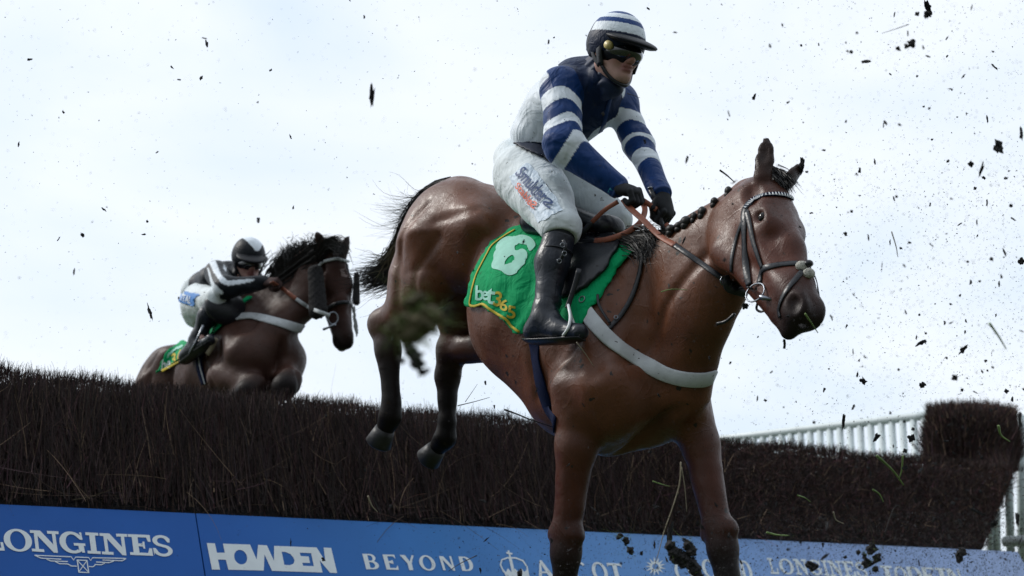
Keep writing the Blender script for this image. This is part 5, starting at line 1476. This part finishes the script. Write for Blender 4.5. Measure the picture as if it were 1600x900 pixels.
rein([h(998, 309, -.02), h(1012, 318, .02), h(1026, 328, .05)], 'rein_grip', M['tan'], .020)
rein([h(1040, 350, .08), h(1050, 362, .09), h(1058, 372, .095)], 'rein_grip', M['tan'], .020)
lb = H1.loc(P(1175, 450, 4.46)); rein([h(1058, 372, .095), T1.pt(.30, .14, .10), T1.pt(.45, .13, .16), H1.pt(lb[0], -lb[1], lb[2])], 'rein', M['leather'], .019)
ring(rp(1132, 439, .03), .014, -FW + RT * .4, .003, 'rein_ring', M['steel'], reins, 16)
mb = MB(); mb.strap(spline([rp(1133, 431, .02), rp(1136, 442, .026), rp(1139, 450, .026), rp(1150, 454, .03), rp(1163, 457, .03)], 4), [-FW] * 17, .03, .008); o = mb.build('rein_stop', M['leather'], reins); fix_normals(o)
mb = MB(); mb.tube(spline([P(1120, 506, 4.72), P(1132, 503, 4.70), P(1141, 497, 4.68), P(1148, 490, 4.67)], 4), .006, 6); mb.build('martingale_end', M['leather'], reins)

# ================================================================== THE SECOND HORSE AND RIDER, rising over the jump further back
T2 = Frame(P(380, 470, 9.0), cv(.62, .36, .70))
g = T2.hit
H2 = Frame(P(524, 397, 8.70), cv(.16, -.95, .27), l=cv(.93, .10, -.36))
BAYD = np.array([.060, .027, .019]); FACE2 = np.array([.045, .018, .013])
rf2 = [g(352, 585, -.16), g(385, 612, -.16), g(392, 604, -.16), g(360, 640, -.16), g(345, 650, -.16)]
rf2 = [T2.pt(.05, -.18, -.55), P(398, 600, 8.40), P(388, 612, 8.36), P(352, 638, 8.7), P(340, 646, 8.75)]
lf2 = [T2.pt(.14, .15, -.52), P(454, 592, 8.36), P(447, 604, 8.30), P(412, 624, 8.7), P(398, 630, 8.75)]
rh2 = [T2.pt(-.90, -.155, -.50), T2.pt(-1.12, -.15, -.85), T2.pt(-1.14, -.15, -.95), T2.pt(-1.30, -.15, -1.35), T2.pt(-1.32, -.15, -1.45)]
lh2 = [T2.pt(-.90, .155, -.50), T2.pt(-1.10, .15, -.85), T2.pt(-1.12, .15, -.95), T2.pt(-1.25, .15, -1.35), T2.pt(-1.27, .15, -1.45)]
fc2 = [BAYD * 1.3, BLK * 1.5, BLK * 1.4, BLK]; hc2 = [BAYD, DARK, BLK * 1.3, BLK]
CH2 = g(424, 525, .0)
neck2 = [(T2.pt(.02, 0, -.18), P(480, 435, 8.85), .15, .105), (P(480, 435, 8.85), P(512, 412, 8.80), .105, .085), (CH2, P(475, 465, 8.82), .15, .115), (P(475, 465, 8.82), P(505, 440, 8.78), .115, .08), (T2.pt(0, 0, -.09), P(465, 416, 8.9), .06, .05), (P(470, 412, 8.9), P(508, 396, 8.8), .05, .045)]
horse2, body2, fd2 = make_horse('racehorse', T2, neck2, H2, [(rh2, [.11, .062, .05, .036, .042], hc2), (lh2, [.11, .062, .05, .036, .042], hc2)],
    [(rf2, [.11, .060, .068, .040, .042], fc2), (lf2, [.11, .060, .074, .042, .042], fc2)],
    'darker bay racehorse further back with black sheepskin cheekpieces, knees folded over the brush', 'racehorse', M['coat_far'], BAYD, FACE2,
    ear=[(-1, (-.88, -.36, .15), .185), (1, (-.80, .30, .10), .120)], res=.013, hs=1.0)
bv2 = bvh_of(body2)
head_bits(horse2, H2, 1.0, bv2)
for pts in (rh2, lh2, rf2, lf2): shoe(horse2, (pts[-1] - (pts[-1] - pts[-2]) * .2, pts[-1] + (pts[-1] - pts[-2])), .05)
# loose mane blown back, forelock, tail behind the fence
mg = []
for (a, b, c) in (((436, 432), (438, 415), (437, 402)), ((450, 420), (450, 400), (446, 390)), ((470, 408), (468, 392), (462, 384)), ((488, 400), (486, 388), (478, 382))):
    mg.append([P(*a, 8.9), P((a[0] + b[0]) / 2 + 2, (a[1] + b[1]) / 2, 8.88), P(*b, 8.88), P(*c, 8.88)])
ribbon_hair('mane', mg, 800, (.030, .022), .007, M['hair'], horse2, 9, .15, .02, .004, .35)
for i in range(4):
    ribbon_hair('mane', [mg[i]], 420, (.045, .02), .006, M['hair'], horse2, 9, .15, .02, .004, .35)
ribbon_hair('mane', [[P(438, 440, 8.86), P(460, 425, 8.84), P(490, 402, 8.78), P(508, 392, 8.7)]], 500, (.030, .03), .010, M['hair'], horse2, 8, .4, .01, .0, .8)
ribbon_hair('forelock', [[P(502, 400, 8.7), P(512, 384, 8.66), P(528, 382, 8.64), P(536, 394, 8.62)], [P(500, 396, 8.7), P(515, 380, 8.66), P(532, 384, 8.64), P(538, 402, 8.6)]], 260, (.02, .025), .007, M['hair'], horse2, 7, .3, .02, .01, .5)
ribbon_hair('tail', [[T2.pt(-1.2, 0, -.14), T2.pt(-1.36, 0, -.3), T2.pt(-1.42, 0, -.7), T2.pt(-1.45, 0, -1.05)]], 250, (.02, .05), .008, M['hair'], horse2, 8)
# white blaze edge on the muzzle
def patch_px(bv, loops, step, off, mat, parent, name): return drape(name, loops, bv, step, off, mat, parent, 0)
patch_px(bv2, [[(549, 481), (554, 478), (557, 500), (560, 518), (556, 527), (552, 515), (551, 500)]], 3, .002, M['white_web'], horse2, 'blaze')
patch_px(bv2, [[(531, 421), (540, 418), (545, 426), (541, 434), (533, 431)]], 3, .002, mat_basic('faded star', (.16, .11, .10), .7, noise=.4, nscale=60), horse2, 'star')
bridle2 = empty('bridle', H2.pt(.1, 0, -.1), 'bridle with pale browband and black sheepskin cheekpieces on the horse further back', 'bridle')
def s2(pts, w_, t_, name, mat, off=.003, mir=False): return strap_px(bv2, pts, w_, t_, name, mat, bridle2, off, H2, 6, mir)
s2([(498, 416), (505, 409), (522, 405), (538, 407), (549, 414)], .018, .007, 'browband', M['white_web'], .01)
s2([(512, 482), (522, 476), (536, 472), (549, 474), (555, 480)], .022, .007, 'noseband', M['leather'], .004)
s2([(500, 415), (502, 440), (505, 465), (512, 484)], .018, .006, 'cheekpiece', M['leather'], .004, True)
sp_ = Field(); sp_.cone(P(490, 424, 8.62), P(494, 488, 8.5), .036, .044, .02, BLK, (FW, .7)); sp_.cone(P(496, 424, 8.62), P(503, 484, 8.5), .034, .034, .02, BLK, (FW, .7)); sp_.disp = lambda X: .004 * np.sin(X[:, 0] * 190) * np.sin(X[:, 2] * 170) * np.sin(X[:, 1] * 180)
sp_.build('sheepskin_cheekpiece', M['sheep_black'], bridle2, .009)
sq = H2.loc(P(556, 462, 8.62)); sp_ = Field(); sp_.cone(P(557, 430, 8.74), P(557, 472, 8.66), .018, .022, .02, BLK); sp_.build('sheepskin_cheekpiece', M['sheep_black'], bridle2, .009)
ring(P(520, 497, 8.45), .036, -FW + RT * .8, .004, 'bit_ring', M['steel'], bridle2, 20)
mb = MB(); mb.tube([P(505, 515, 8.43), P(514, 511, 8.42), P(524, 507, 8.40)], .008, 6); mb.build('bit_bar', M['steel'], bridle2)

breast2 = empty('breast_girth', T2.pt(.3, 0, -.4), 'clean white breast girth across the chest of the horse further back', 'breast girth')
A, B = surf_path(bv2, [(366, 500), (374, 496), (395, 495), (415, 499), (440, 506), (462, 512), (474, 513)], .006, 6); A, B = smooth_path(A, B, 3)
le = abs(T2.loc(A[-1])[1]); rest = [(a, b) for a, b in zip(A, B) if T2.loc(a)[1] < -le - .03][::-1]
A2, B2 = mirror_path(bv2, T2, [r[0] for r in rest], [r[1] for r in rest], .006) if rest else ([], [])
AA, BB = smooth_path(A + A2, B + B2, 3); mb = MB(); mb.strap(AA, BB, .058, .010); o = mb.build('band', M['white_web'], breast2); fix_normals(o)
girth2 = empty('girth', T2.pt(-.1, -.2, -.5), 'navy girth with a pale edge on the horse further back', 'girth')
strap_px(bv2, [(318, 545), (312, 562), (314, 580), (320, 600)], .060, .006, 'strap', M['navy_web'], girth2, .004, T2, 6, True)
strap_px(bv2, [(312, 548), (314, 570), (319, 588), (323, 600)], .009, .003, 'edge_stripe', M['white_web'], girth2, .012, T2, 6)
cloth2 = empty('number_cloth', T2.pt(-.4, -.2, -.3), 'green and yellow number cloth under the rider further back', 'saddle cloth')
c2 = drape('cloth', [[(388, 466), (396, 467), (380, 480), (360, 497), (350, 512), (338, 522), (326, 523), (328, 512), (337, 500), (355, 486), (372, 474)]], bv2, 4, .02, M['green'], cloth2, .006)
c3 = drape('cloth', [[(246, 584), (253, 566), (262, 550), (276, 540), (290, 534), (305, 540), (300, 560), (284, 564), (265, 576)]], bv2, 4, .02, M['green'], cloth2, .006)
bvc2 = bvh_of(c3)
mb = MB(); A, B = surf_path(bvc2, [(247, 583), (256, 578), (266, 574), (282, 563), (298, 559)], .002, 4); mb.strap(A, B, .016, .004); o = mb.build('piping', M['yellow'], cloth2); fix_normals(o)
A, B = surf_path(bvh_of(c2), [(328, 522), (334, 521), (342, 517), (350, 511)], .002, 4)
if len(A) > 2: mb = MB(); mb.strap(A, B, .012, .004); o = mb.build('piping', M['yellow'], cloth2); fix_normals(o)
text_on('lettering', [('be', [(254, 562), (268, 556), (266, 576), (252, 580)])], bvc2, .004, M['white_txt'], cloth2)
text_on('lettering', [('36', [(268, 554), (286, 544), (286, 566), (268, 572)])], bvc2, .004, M['yellow'], cloth2)
patch_px(bvc2, [[(262, 553), (272, 545), (284, 539), (286, 542), (272, 550), (262, 560)]], 3, .004, M['pale_mint'], cloth2, 'numeral')
saddle2 = empty('saddle', T2.pt(-.3, 0, 0), 'black saddle under the crouching rider in black and white further back', 'saddle')
sf = Field(); sf.cone(T2.pt(-.15, 0, .03), T2.pt(-.50, 0, .0), .06, .075, .05, BLK, (T2.U, .6)); sf.build('seat', M['leather'], saddle2, .012)
sf = Field(); sf.ell(g(352, 480, -.20), (.07, .14, .12), T2.R, .03, BLK); sf.build('knee_roll', M['leather'], saddle2, .010)
mb = MB(); mb.tube([g(318, 508, -.33), g(306, 535, -.34), g(296, 552, -.35)], .008, 6); mb.build('stirrup_iron', M['steel'], saddle2)
mb = MB(); mb.strap(spline([g(338, 528, -.28), g(330, 545, -.28), g(324, 553, -.28)], 4), [-FW] * 9, .03, .006); o = mb.build('stirrup_leather', M['straw'], saddle2); fix_normals(o)

J2 = dict(rhip=g(313, 474, -.12), lhip=g(330, 474, .12), rknee=g(338, 468, -.26), lknee=g(375, 470, .22), rank=g(308, 530, -.30), lank=g(345, 535, .28), pel=g(320, 462, 0),
    neck=g(368, 428, .0), rsh=g(338, 426, -.15), lsh=g(390, 430, .16), relb=g(352, 450, -.26), rwr=g(412, 441, -.07), lelb=g(408, 455, .22), lwr=g(432, 444, .09))
J2['rheel'] = g(286, 560, -.30); J2['rtoe'] = g(332, 528, -.30); J2['lheel'] = g(325, 560, .28); J2['ltoe'] = g(365, 530, .28)
TF2 = torso_frame(J2['pel'], J2['neck'], T2.L)
dh2 = float(proj(J2['neck'])[0][2]) - .12
HD2 = Frame(P(388, 408, dh2), cv(.42, -.10, .90), u=cv(.08, .98, .08))
r2 = empty('person', J2['pel'] - np.array([0, 0, .3]), 'crouching rider in black and white silks and black helmet on the horse further back', 'rider')
rider_body(r2, J2, TF2, HD2, 1.0, .007)
def hcol2(V, c):
    q = HD2.loc(V); out = np.tile(CHAR * .6, (len(V), 1))
    out[(q[:, 2] > .075) & (np.abs(q[:, 1] - .025) < .050 * (q[:, 2] - .060) / .06) & (q[:, 0] > -.06)] = WHITE * 1.1
    return out
headgear(r2, HD2, 1.0, hcol2, False)
jk = Field(); tp = TF2.pt; Rt = TF2.R; tl2 = np.linalg.norm(J2['neck'] - J2['pel'])
jk.ell(tp(.0, 0, tl2 - .13), (.12, .17, .15), Rt, .06, CHAR); jk.ell(tp(-.015, 0, .17), (.13, .155, .16), Rt, .06, CHAR); jk.ell(tp(-.03, 0, .06), (.12, .14, .07), Rt, .06, CHAR)
jk.cone(tp(0, 0, tl2 - .05), HD2.pt(-.03, 0, -.11), .085, .068, .05, CHAR)
jk.chain([J2['rsh'], J2['relb'], J2['rwr']], [.080, .066, .044], .035, CHAR); jk.chain([J2['lsh'], J2['lelb'], J2['lwr']], [.074, .060, .042], .035, CHAR)
jk.ell(HD2.pt(.012, 0, -.03), (.10, .085, .115), HD2.R, .01, None, -1)
jk.disp = wrinkle(.0035, TF2, 24., 16.)
z6 = zq(260, 350, 3.6)
w1 = [z6(*p) for p in [(240, 215), (275, 205), (310, 290), (345, 318), (500, 308), (480, 325), (350, 348), (310, 335), (265, 270)]]
w2_ = [z6(*p) for p in [(228, 245), (238, 250), (262, 325), (320, 385), (310, 400), (250, 340)]]
w3_ = [z6(*p) for p in [(250, 345), (300, 365), (300, 425), (225, 400)]]
w4_ = [z6(*p) for p in [(285, 180), (330, 178), (325, 186), (290, 188)]]; w5_ = [z6(*p) for p in [(320, 225), (340, 245), (335, 270), (322, 250)]]
def jc2(V, c):
    px = proj(V); X, Y = px[:, 0], px[:, 1]; out = np.tile(CHAR * .7, (len(V), 1))
    q = TF2.loc(V); out[(q[:, 2] < .25) & (q[:, 1] < .1)] = CHAR * 1.3
    for w_ in (w1, w2_, w3_, w4_, w5_): out[in_poly(X, Y, w_)] = WHITE
    return out
jk.build('jacket', M['silks'], r2, .0075, jc2)
br = Field(); br.ell(tp(-.02, 0, -.01), (.135, .16, .11), Rt, .06, WHITE); br.cone(J2['rhip'], J2['rknee'], .125, .078, .05, WHITE); br.cone(J2['lhip'], J2['lknee'], .12, .075, .05, WHITE)
br.ell(g(308, 478, -.12), (.13, .09, .15), T2.R, .05, WHITE)
br.disp = wrinkle(.0025, TF2, 26., 18.)
bx2 = br.build('breeches', M['breeches'], r2, .0085); bvx = bvh_of(bx2)
patch_px(bvx, [[z6(*p) for p in [(105, 380), (190, 395), (165, 420), (155, 462), (75, 438), (85, 400)]]], 3, .006, M['blue_patch'], bx2, 'name_panel')
text_on('lettering', [('ITAL', [z6(*p) for p in [(95, 398), (150, 408), (143, 448), (90, 432)]])], bvx, .010, M['white_txt'], bx2)
for q in 'rl':
    sk = Field(); sk.cone(J2[q + 'knee'], J2[q + 'knee'] * .7 + J2[q + 'ank'] * .3, .066, .056, .02, BLK); sk.build('stocking', M['glove'], r2, .009)
    boot(r2, J2, q, .10, seams=False)
glove(r2, g(411, 441, -.07), cv(.92, .05, .38), cv(-.05, .9, .4), 1, 1.05, mat='brown_glove')
glove(r2, g(432, 444, .09), cv(.92, .0, .38), cv(-.05, .9, .4), -1, 1.05, mat='brown_glove')
reins2 = empty('reins', g(450, 455, -.08), 'tan grip reins from the brown gloves to the bit of the horse further back', 'reins')
def rp2(px, py, off=.016):
    a, n = vhit(bv2, px, py)
    if a is None: return P(px, py, 8.6)
    return a - nrm(ray(px, py)) * off
A = spline([g(424, 440, -.12), rp2(440, 450, .04), rp2(452, 459, .03), rp2(463, 467)], 5); mb = MB(); mb.strap(A, [-FW] * len(A), .026, .006); o = mb.build('rein_grip', M['tan'], reins2); fix_normals(o)
A = spline([rp2(463, 467), rp2(473, 474), rp2(482, 480), P(496, 486, 8.42), P(515, 493, 8.43)], 5); mb = MB(); mb.strap(A, [-FW] * len(A), .022, .006); o = mb.build('rein', M['white_web'], reins2); fix_normals(o)

# ================================================================== FLYING MUD, TURF AND STALKS
def clod_mesh(seed, stretch, rough=.45, mat='mud'):
    r_ = np.random.default_rng(seed); bm = bmesh.new(); bmesh.ops.create_icosphere(bm, subdivisions=3, radius=1)
    off = r_.uniform(-50, 50, 3)
    for v in bm.verts:
        n_ = mnoise.noise(v.co * 1.3 + Vector(off)) * 1.1 + mnoise.noise(v.co * 3.1 + Vector(off)) * .6 + mnoise.noise(v.co * 7 + Vector(off)) * .25
        v.co *= max(.25, 1 + rough * n_ * 1.6); v.co = Vector((v.co.x * stretch[0], v.co.y * stretch[1], v.co.z * stretch[2]))
    me = bpy.data.meshes.new('clod'); bm.to_mesh(me); bm.free(); me.materials.append(M[mat])
    return me
CL = [clod_mesh(i, s_, r_) for i, (s_, r_) in enumerate([((1, .8, .8), .5), ((1.5, .6, .5), .6), ((1.1, .9, .45), .7), ((2.0, .45, .4), .5), ((.9, .9, .7), .8), ((1.3, .5, .8), .7), ((2.4, .5, .35), .8)])]
def clod(px, py, d, rpx, mesh, rot=None, label=None, cat='mud clod', group=None, name='mud_clod'):
    o = bpy.data.objects.new(name, mesh); COL.objects.link(o); o.location = Vector(P(px, py, d)); r_ = rpx * d / FPX
    o.scale = (r_, r_, r_); o.rotation_euler = rot or (rnd.uniform(0, 6), rnd.uniform(0, 6), rnd.uniform(0, 6)); tag(o, label, cat, group); return o
G_M = 'clods of mud flying through the air'
big = [  # px, py, distance, radius px, mesh, label
 (1449, 22, 3.6, 9, 4, 'spiky dark clod at the very top of the sky, right of centre', 'mud clod'),
 (1433, 22, 3.8, 4.5, 0, 'small round clod just left of the spiky topmost one', 'mud clod'),
 (1352, 96, 4.0, 7, 3, 'slanted lozenge-shaped dark flake high in the sky above the horse\'s ears', 'mud flake'),
 (1560, 229, 3.8, 11, 2, 'large ragged black clod with a trailing root at the upper right', 'mud clod'),
 (1596, 210, 3.8, 7, 3, 'flat dark clod cut by the right edge of the frame', 'mud clod'),
 (1504, 547, 4.2, 9, 2, 'blocky dark clod in the sky above the white railing', 'mud clod'),
 (1441, 601, 4.6, 7, 0, 'round dark clod just above the tall brush clump', 'mud clod'),
 (1178, 152, 4.4, 4.5, 5, 'squarish dark clod in the sky above the bay horse\'s neck plaits', 'mud clod'),
 (1439, 536, 4.4, 6, 1, 'dark crumbling clod right of the muzzle, over the right rail', 'mud clod'),
 (1590, 812, 4.0, 7, 1, 'dark clod flying beside the white post at the right edge', 'mud clod'),
 (1349, 596, 4.7, 6, 4, 'small dark clod above the middle of the white railing', 'mud clod'),
 (1318, 660, 4.9, 7, 3, 'long dark clod crossing the top rail of the white railing', 'mud clod'),
 (1370, 683, 4.8, 6.5, 5, 'dark clod in front of the railing pickets, left one of two', 'mud clod'),
 (1424, 684, 4.8, 6, 2, 'dark clod in front of the railing pickets, right one of two', 'mud clod'),
 (314, 122, 5.2, 4.5, 1, 'small oval clod alone in the upper left sky', 'mud clod'),
 (323, 69, 5.2, 5, 6, 'thin dark sliver highest in the left sky', 'mud flake'),
 (46, 93, 5.4, 3.5, 5, 'small dark speck of mud near the left edge of the sky', 'mud clod'),
 (354, 433, 4.8, 8.5, 4, 'dark clod', 'mud clod')]
for (x, y, d, r_, m_, lb, ct) in big[:-1]: clod(x, y, d, r_ * .72, CL[m_], None, lb, ct, G_M)
# larger turf clods with grass, as things of their own
def turf_clod(name, pieces, label, cat='turf clod', grassy=0, rootn=0, gl=.03, soil='mud'):
    c0 = P(pieces[0][0], pieces[0][1], pieces[0][2]); t = empty(name, c0, label, cat, G_M)
    fd = Field()
    for (x, y, d, r_) in pieces: fd.ell(P(x, y, d), np.array([r_, r_ * .8, r_]) * d / FPX, None, .35 * r_ * d / FPX, BLK)
    r0 = max(p_[3] * p_[2] / FPX for p_ in pieces)
    ph = rng.uniform(0, 9, 6); k = 2.2 / r0
    fd.disp = lambda X: r0 * (.30 * np.sin(X[:, 0] * k * 1.3 + ph[0] + 1.4 * np.sin(X[:, 2] * k + ph[1])) * np.sin(X[:, 2] * k * 1.5 + ph[2]) + .16 * np.sin(X[:, 0] * k * 4 + ph[3] + 2 * np.sin(X[:, 1] * k * 3)) * np.sin(X[:, 2] * k * 4.4 + ph[4]) + .08 * np.sin(X[:, 0] * k * 9) * np.sin(X[:, 2] * k * 10 + ph[5]))
    V, Q = fd.mesh(r0 / 9, 1); meshobj('soil', V, Q, M[soil], t)
    for nm, n_, mt, w_ in (('grass', grassy, 'blade', .05), ('roots', rootn, 'hair', .012)):
        if not n_: continue
        n = n_; idx = rng.integers(0, len(pieces), n); base = np.array([P(pieces[i][0] + rng.normal(0, pieces[i][3] * .4), pieces[i][1] + rng.normal(0, pieces[i][3] * .4), pieces[i][2]) for i in idx])
        V, F, C_ = twigs(base, rng.normal(0, 1, (n, 3)), rng.uniform(.4, 1.3, n) * gl, np.full(n, r0 * w_), np.zeros((n, 3)), .5, 4); meshobj(nm, V, F, M[mt], t, False)
    return t
turf_clod('turf_clod', [(650, 505, 1.8, 24), (675, 500, 1.8, 20), (625, 515, 1.8, 17), (645, 472, 1.8, 15), (655, 524, 1.8, 16)], 'big blurred grassy turf clod hiding the foreground horse\'s near thigh', grassy=520, gl=.022, soil='turf')
turf_clod('turf_clod', [(648, 556, 2.1, 12), (628, 564, 2.1, 5), (656, 570, 2.1, 9), (664, 582, 2.1, 7), (640, 545, 2.1, 10), (650, 566, 2.1, 9)], 'blurred dark clod hanging between the hind legs of the foreground horse', grassy=20, rootn=20, gl=.02)
turf_clod('turf_clod', [(1052, 862, 3.9, 11), (1066, 872, 3.9, 13), (1082, 884, 3.9, 12), (1048, 852, 3.9, 8), (1080, 858, 3.9, 9), (1088, 896, 3.9, 10), (1074, 848, 3.9, 6)], 'large ragged black clod beside the far foreleg, in front of the blue board', grassy=30, rootn=30, gl=.03)
turf_clod('turf_clod', [(978, 845, 4.2, 6), (985, 860, 4.2, 6), (968, 838, 4.2, 5)], 'small grassy clod between the forelegs, in front of the blue board', grassy=70, gl=.035)
turf_clod('turf_clod', [(1362, 858, 4.0, 8), (1370, 872, 4.0, 7), (1355, 880, 4.0, 7), (1368, 890, 4.0, 5), (1350, 866, 4.0, 4)], 'mossy dark clod before the pale right part of the board', grassy=60, rootn=15, gl=.03)
turf_clod('turf_clod', [(1502, 862, 4.2, 7), (1499, 872, 4.2, 6)], 'dark clod at the top edge of the board near its right end', rootn=10, gl=.02)
turf_clod('turf_clod', [(1270, 885, 4.2, 7), (1262, 882, 4.2, 4)], 'round brown clod before the pale board lettering', rootn=5, gl=.015)
turf_clod('root_tuft', [(1424, 68, 3.6, 6), (1418, 72, 3.6, 4), (1404, 76, 3.6, 3)], 'wispy tuft of roots and mud high at the upper right', 'root tuft', rootn=70, gl=.055)
turf_clod('root_tuft', [(1330, 81, 3.6, 2.6), (1324, 80, 3.6, 1.6)], 'tiny clod trailing fine roots, left of the larger root tuft', 'root tuft', rootn=16, gl=.04)
turf_clod('turf_clod', [(355, 433, 5.0, 4), (350, 436, 5.0, 3)], 'small dark clod against the rider further back', 'turf clod', rootn=4, gl=.012) if False else None
# the many small clods: density rises to the right and downwards, as the hooves throw them
GS = 'small specks of mud flying through the air'
def density_pt():
    while True:
        x = rnd.uniform(0, 1600); y = rnd.uniform(0, 900)
        w = .05 + .95 * max(0, (x - 1050) / 550) ** .8 if x > 1050 else .075
        if y > 780: w = .03 + .9 * max(0, min(1, (x - 560) / 450)) if x < 1100 else 1.0
        if x > 1050 and y < 250: w *= .45
        if x < 560 and y > 560: w *= .5
        if rnd.random() < w: return x, y
n_ind = 262
for i in range(n_ind):
    x, y = density_pt(); d = rnd.uniform(3.3, 4.9) if x > 780 else rnd.uniform(3.6, 5.6)
    r_ = min(8, 1.6 + rnd.paretovariate(1.9) * .7)
    if y > 780 and x > 600: r_ *= 1.15
    m_ = CL[rnd.randrange(7)]
    where = ('in the pale sky' if y < 560 else 'low over the fence and board') ; side = 'right' if x > 1100 else ('centre' if x > 560 else 'left')
    clod(x, y, d, r_ * .8, m_, None, 'small dark speck of mud flying through the air', 'mud speck', GS, 'mud_speck')
# the finest spray as one object
V = []; F = []
def bit_(c, r_):
    b = len(V); a = rng.normal(0, 1, (4, 3)); a /= np.linalg.norm(a, axis=1)[:, None]
    st_ = rng.uniform(.5, 1.3, 4)
    for k in range(4): V.append(c + a[k] * r_ * st_[k])
    F.extend([(b, b + 1, b + 2), (b, b + 2, b + 3), (b, b + 3, b + 1), (b + 1, b + 3, b + 2)])
for i in range(15000):
    x, y = density_pt(); d = rnd.uniform(2.4, 5.0)
    bit_(P(x, y, d), min(2.2, .55 + rnd.paretovariate(2.4) * .38) * d / FPX)
for i in range(9000):      # extra dense over the right half of the board
    x = 1620 - abs(rnd.gauss(0, 330)); y = rnd.uniform(800, 930)
    bit_(P(x, y, rnd.uniform(3.0, 4.6)), min(2.6, .5 + rnd.paretovariate(2.4) * .4) * 4 / FPX)
o = meshobj('mud_spray', V, F, M['mud'], None, False); tag(o, 'fine spray of dark mud specks, thickest over the right of the board', 'mud spray', None, 'stuff')
# grass blades and stalks in the air
def stalk(name, pts, d, w, mat, label, cat, grp='loose grass and twigs in the air'):
    q = spline([P(x, y, d + .02 * i) for i, (x, y) in enumerate(pts)], 5); n = len(q); c = q[0]
    o_ = empty(name, c, label, cat, grp); bpy.data.objects.remove(o_)
    mb = MB(); mb.tube([p for p in q], [w * (1 - .6 * i / n) for i in range(n)], 5); o = mb.build(name, M[mat]); tag(o, label, cat, grp); return o
SB = [([(715, 634), (740, 628), (765, 621)], 5.6, .0022, 'hair', 'thin dark twig above the brush, right of the hanging hind hoof', 'twig'),
 ([(727, 628), (738, 612), (746, 600)], 5.6, .0014, 'hair', 'short twig branching up beside the hind legs', 'twig'),
 ([(788, 640), (805, 646), (830, 656), (866, 668)], 5.0, .0035, 'hair', 'dark curved stick under the belly of the foreground horse', 'twig'),
 ([(1064, 722), (1062, 755), (1052, 790), (1038, 830), (1030, 860), (1018, 900)], 4.1, .0022, 'straw', 'long pale forked stalk hanging before the far foreleg', 'stalk'),
 ([(1065, 730), (1070, 762), (1073, 800)], 4.1, .0014, 'straw', 'thin pale stalk parallel to the long forked one', 'stalk'),
 ([(1393, 362), (1400, 385), (1403, 402)], 4.2, .0022, 'straw', 'brown bent stalk in the sky right of the horse\'s muzzle', 'stalk'),
 ([(1125, 266), (1136, 274), (1147, 284)], 4.5, .0035, 'hair', 'frayed dark twig floating left of the horse\'s ears', 'twig'),
 ([(980, 146), (990, 149), (1000, 153)], 4.6, .0015, 'hair', 'short dark twig beside the foreground rider\'s chin', 'twig'),
 ([(1033, 456), (1050, 452), (1074, 453)], 4.5, .0022, 'blade', 'yellow-green blade against the foreground horse\'s neck', 'grass blade'),
 ([(901, 535), (914, 552), (928, 573)], 4.6, .002, 'straw', 'dry stalk below the foreground rider\'s boot', 'stalk'),
 ([(1258, 490), (1268, 505), (1278, 520)], 4.1, .003, 'blade', 'green blade hanging from the foreground horse\'s nostril', 'grass blade'),
 ([(1370, 712), (1395, 735), (1412, 758)], 5.2, .006, 'blade', 'broad green blade flying before the right part of the brush', 'grass blade'),
 ([(1411, 712), (1409, 735), (1404, 750)], 5.2, .004, 'blade', 'upright green blade beside the broad one at the brush top', 'grass blade'),
 ([(1364, 765), (1374, 772), (1380, 784)], 5.0, .004, 'blade', 'curled green blade in the middle of the right brush', 'grass blade'),
 ([(1198, 832), (1215, 836), (1240, 837)], 4.6, .004, 'blade', 'flat green blade just above the pale board', 'grass blade'),
 ([(1246, 774), (1258, 778), (1266, 784)], 4.8, .003, 'blade', 'short green blade low on the brush right of the forelegs', 'grass blade'),
 ([(1302, 800), (1306, 812), (1318, 818)], 4.8, .003, 'straw', 'pale curled stalk low on the right brush', 'stalk'),
 ([(1560, 665), (1564, 680), (1578, 690)], 5.0, .005, 'blade', 'bright green blade at the ragged edge of the tall brush clump', 'grass blade'),
 ([(1020, 752), (1035, 757), (1046, 760)], 4.6, .0025, 'blade', 'small green sprig before the brush between the forelegs', 'grass blade'),
 ([(575, 775), (581, 790), (590, 800)], 5.2, .0035, 'straw', 'pale curl of straw low on the brush left of the forelegs', 'stalk'),
 ([(1546, 505), (1560, 525), (1572, 545)], 3.2, .003, 'blade', 'blurred green blade in the sky at the right', 'grass blade'),
 ([(1380, 840), (1400, 790), (1420, 812)], 4.4, .0015, 'hair', 'thin dark bent twig over the right part of the board', 'twig'),
 ([(745, 868), (720, 880), (700, 893)], 4.5, .0018, 'hair', 'thin twig before the BEYOND lettering', 'twig'),
 ([(1420, 38), (1400, 45), (1378, 52)], 3.6, .0012, 'hair', 'fine root fibre trailing from the topmost clod', 'root')]
for (pts, d, w_, mt, lb, ct) in SB: stalk({'twig': 'twig', 'stalk': 'stalk', 'grass blade': 'grass_blade', 'root': 'root_fibre'}[ct], pts, d, w_, mt, lb, ct)
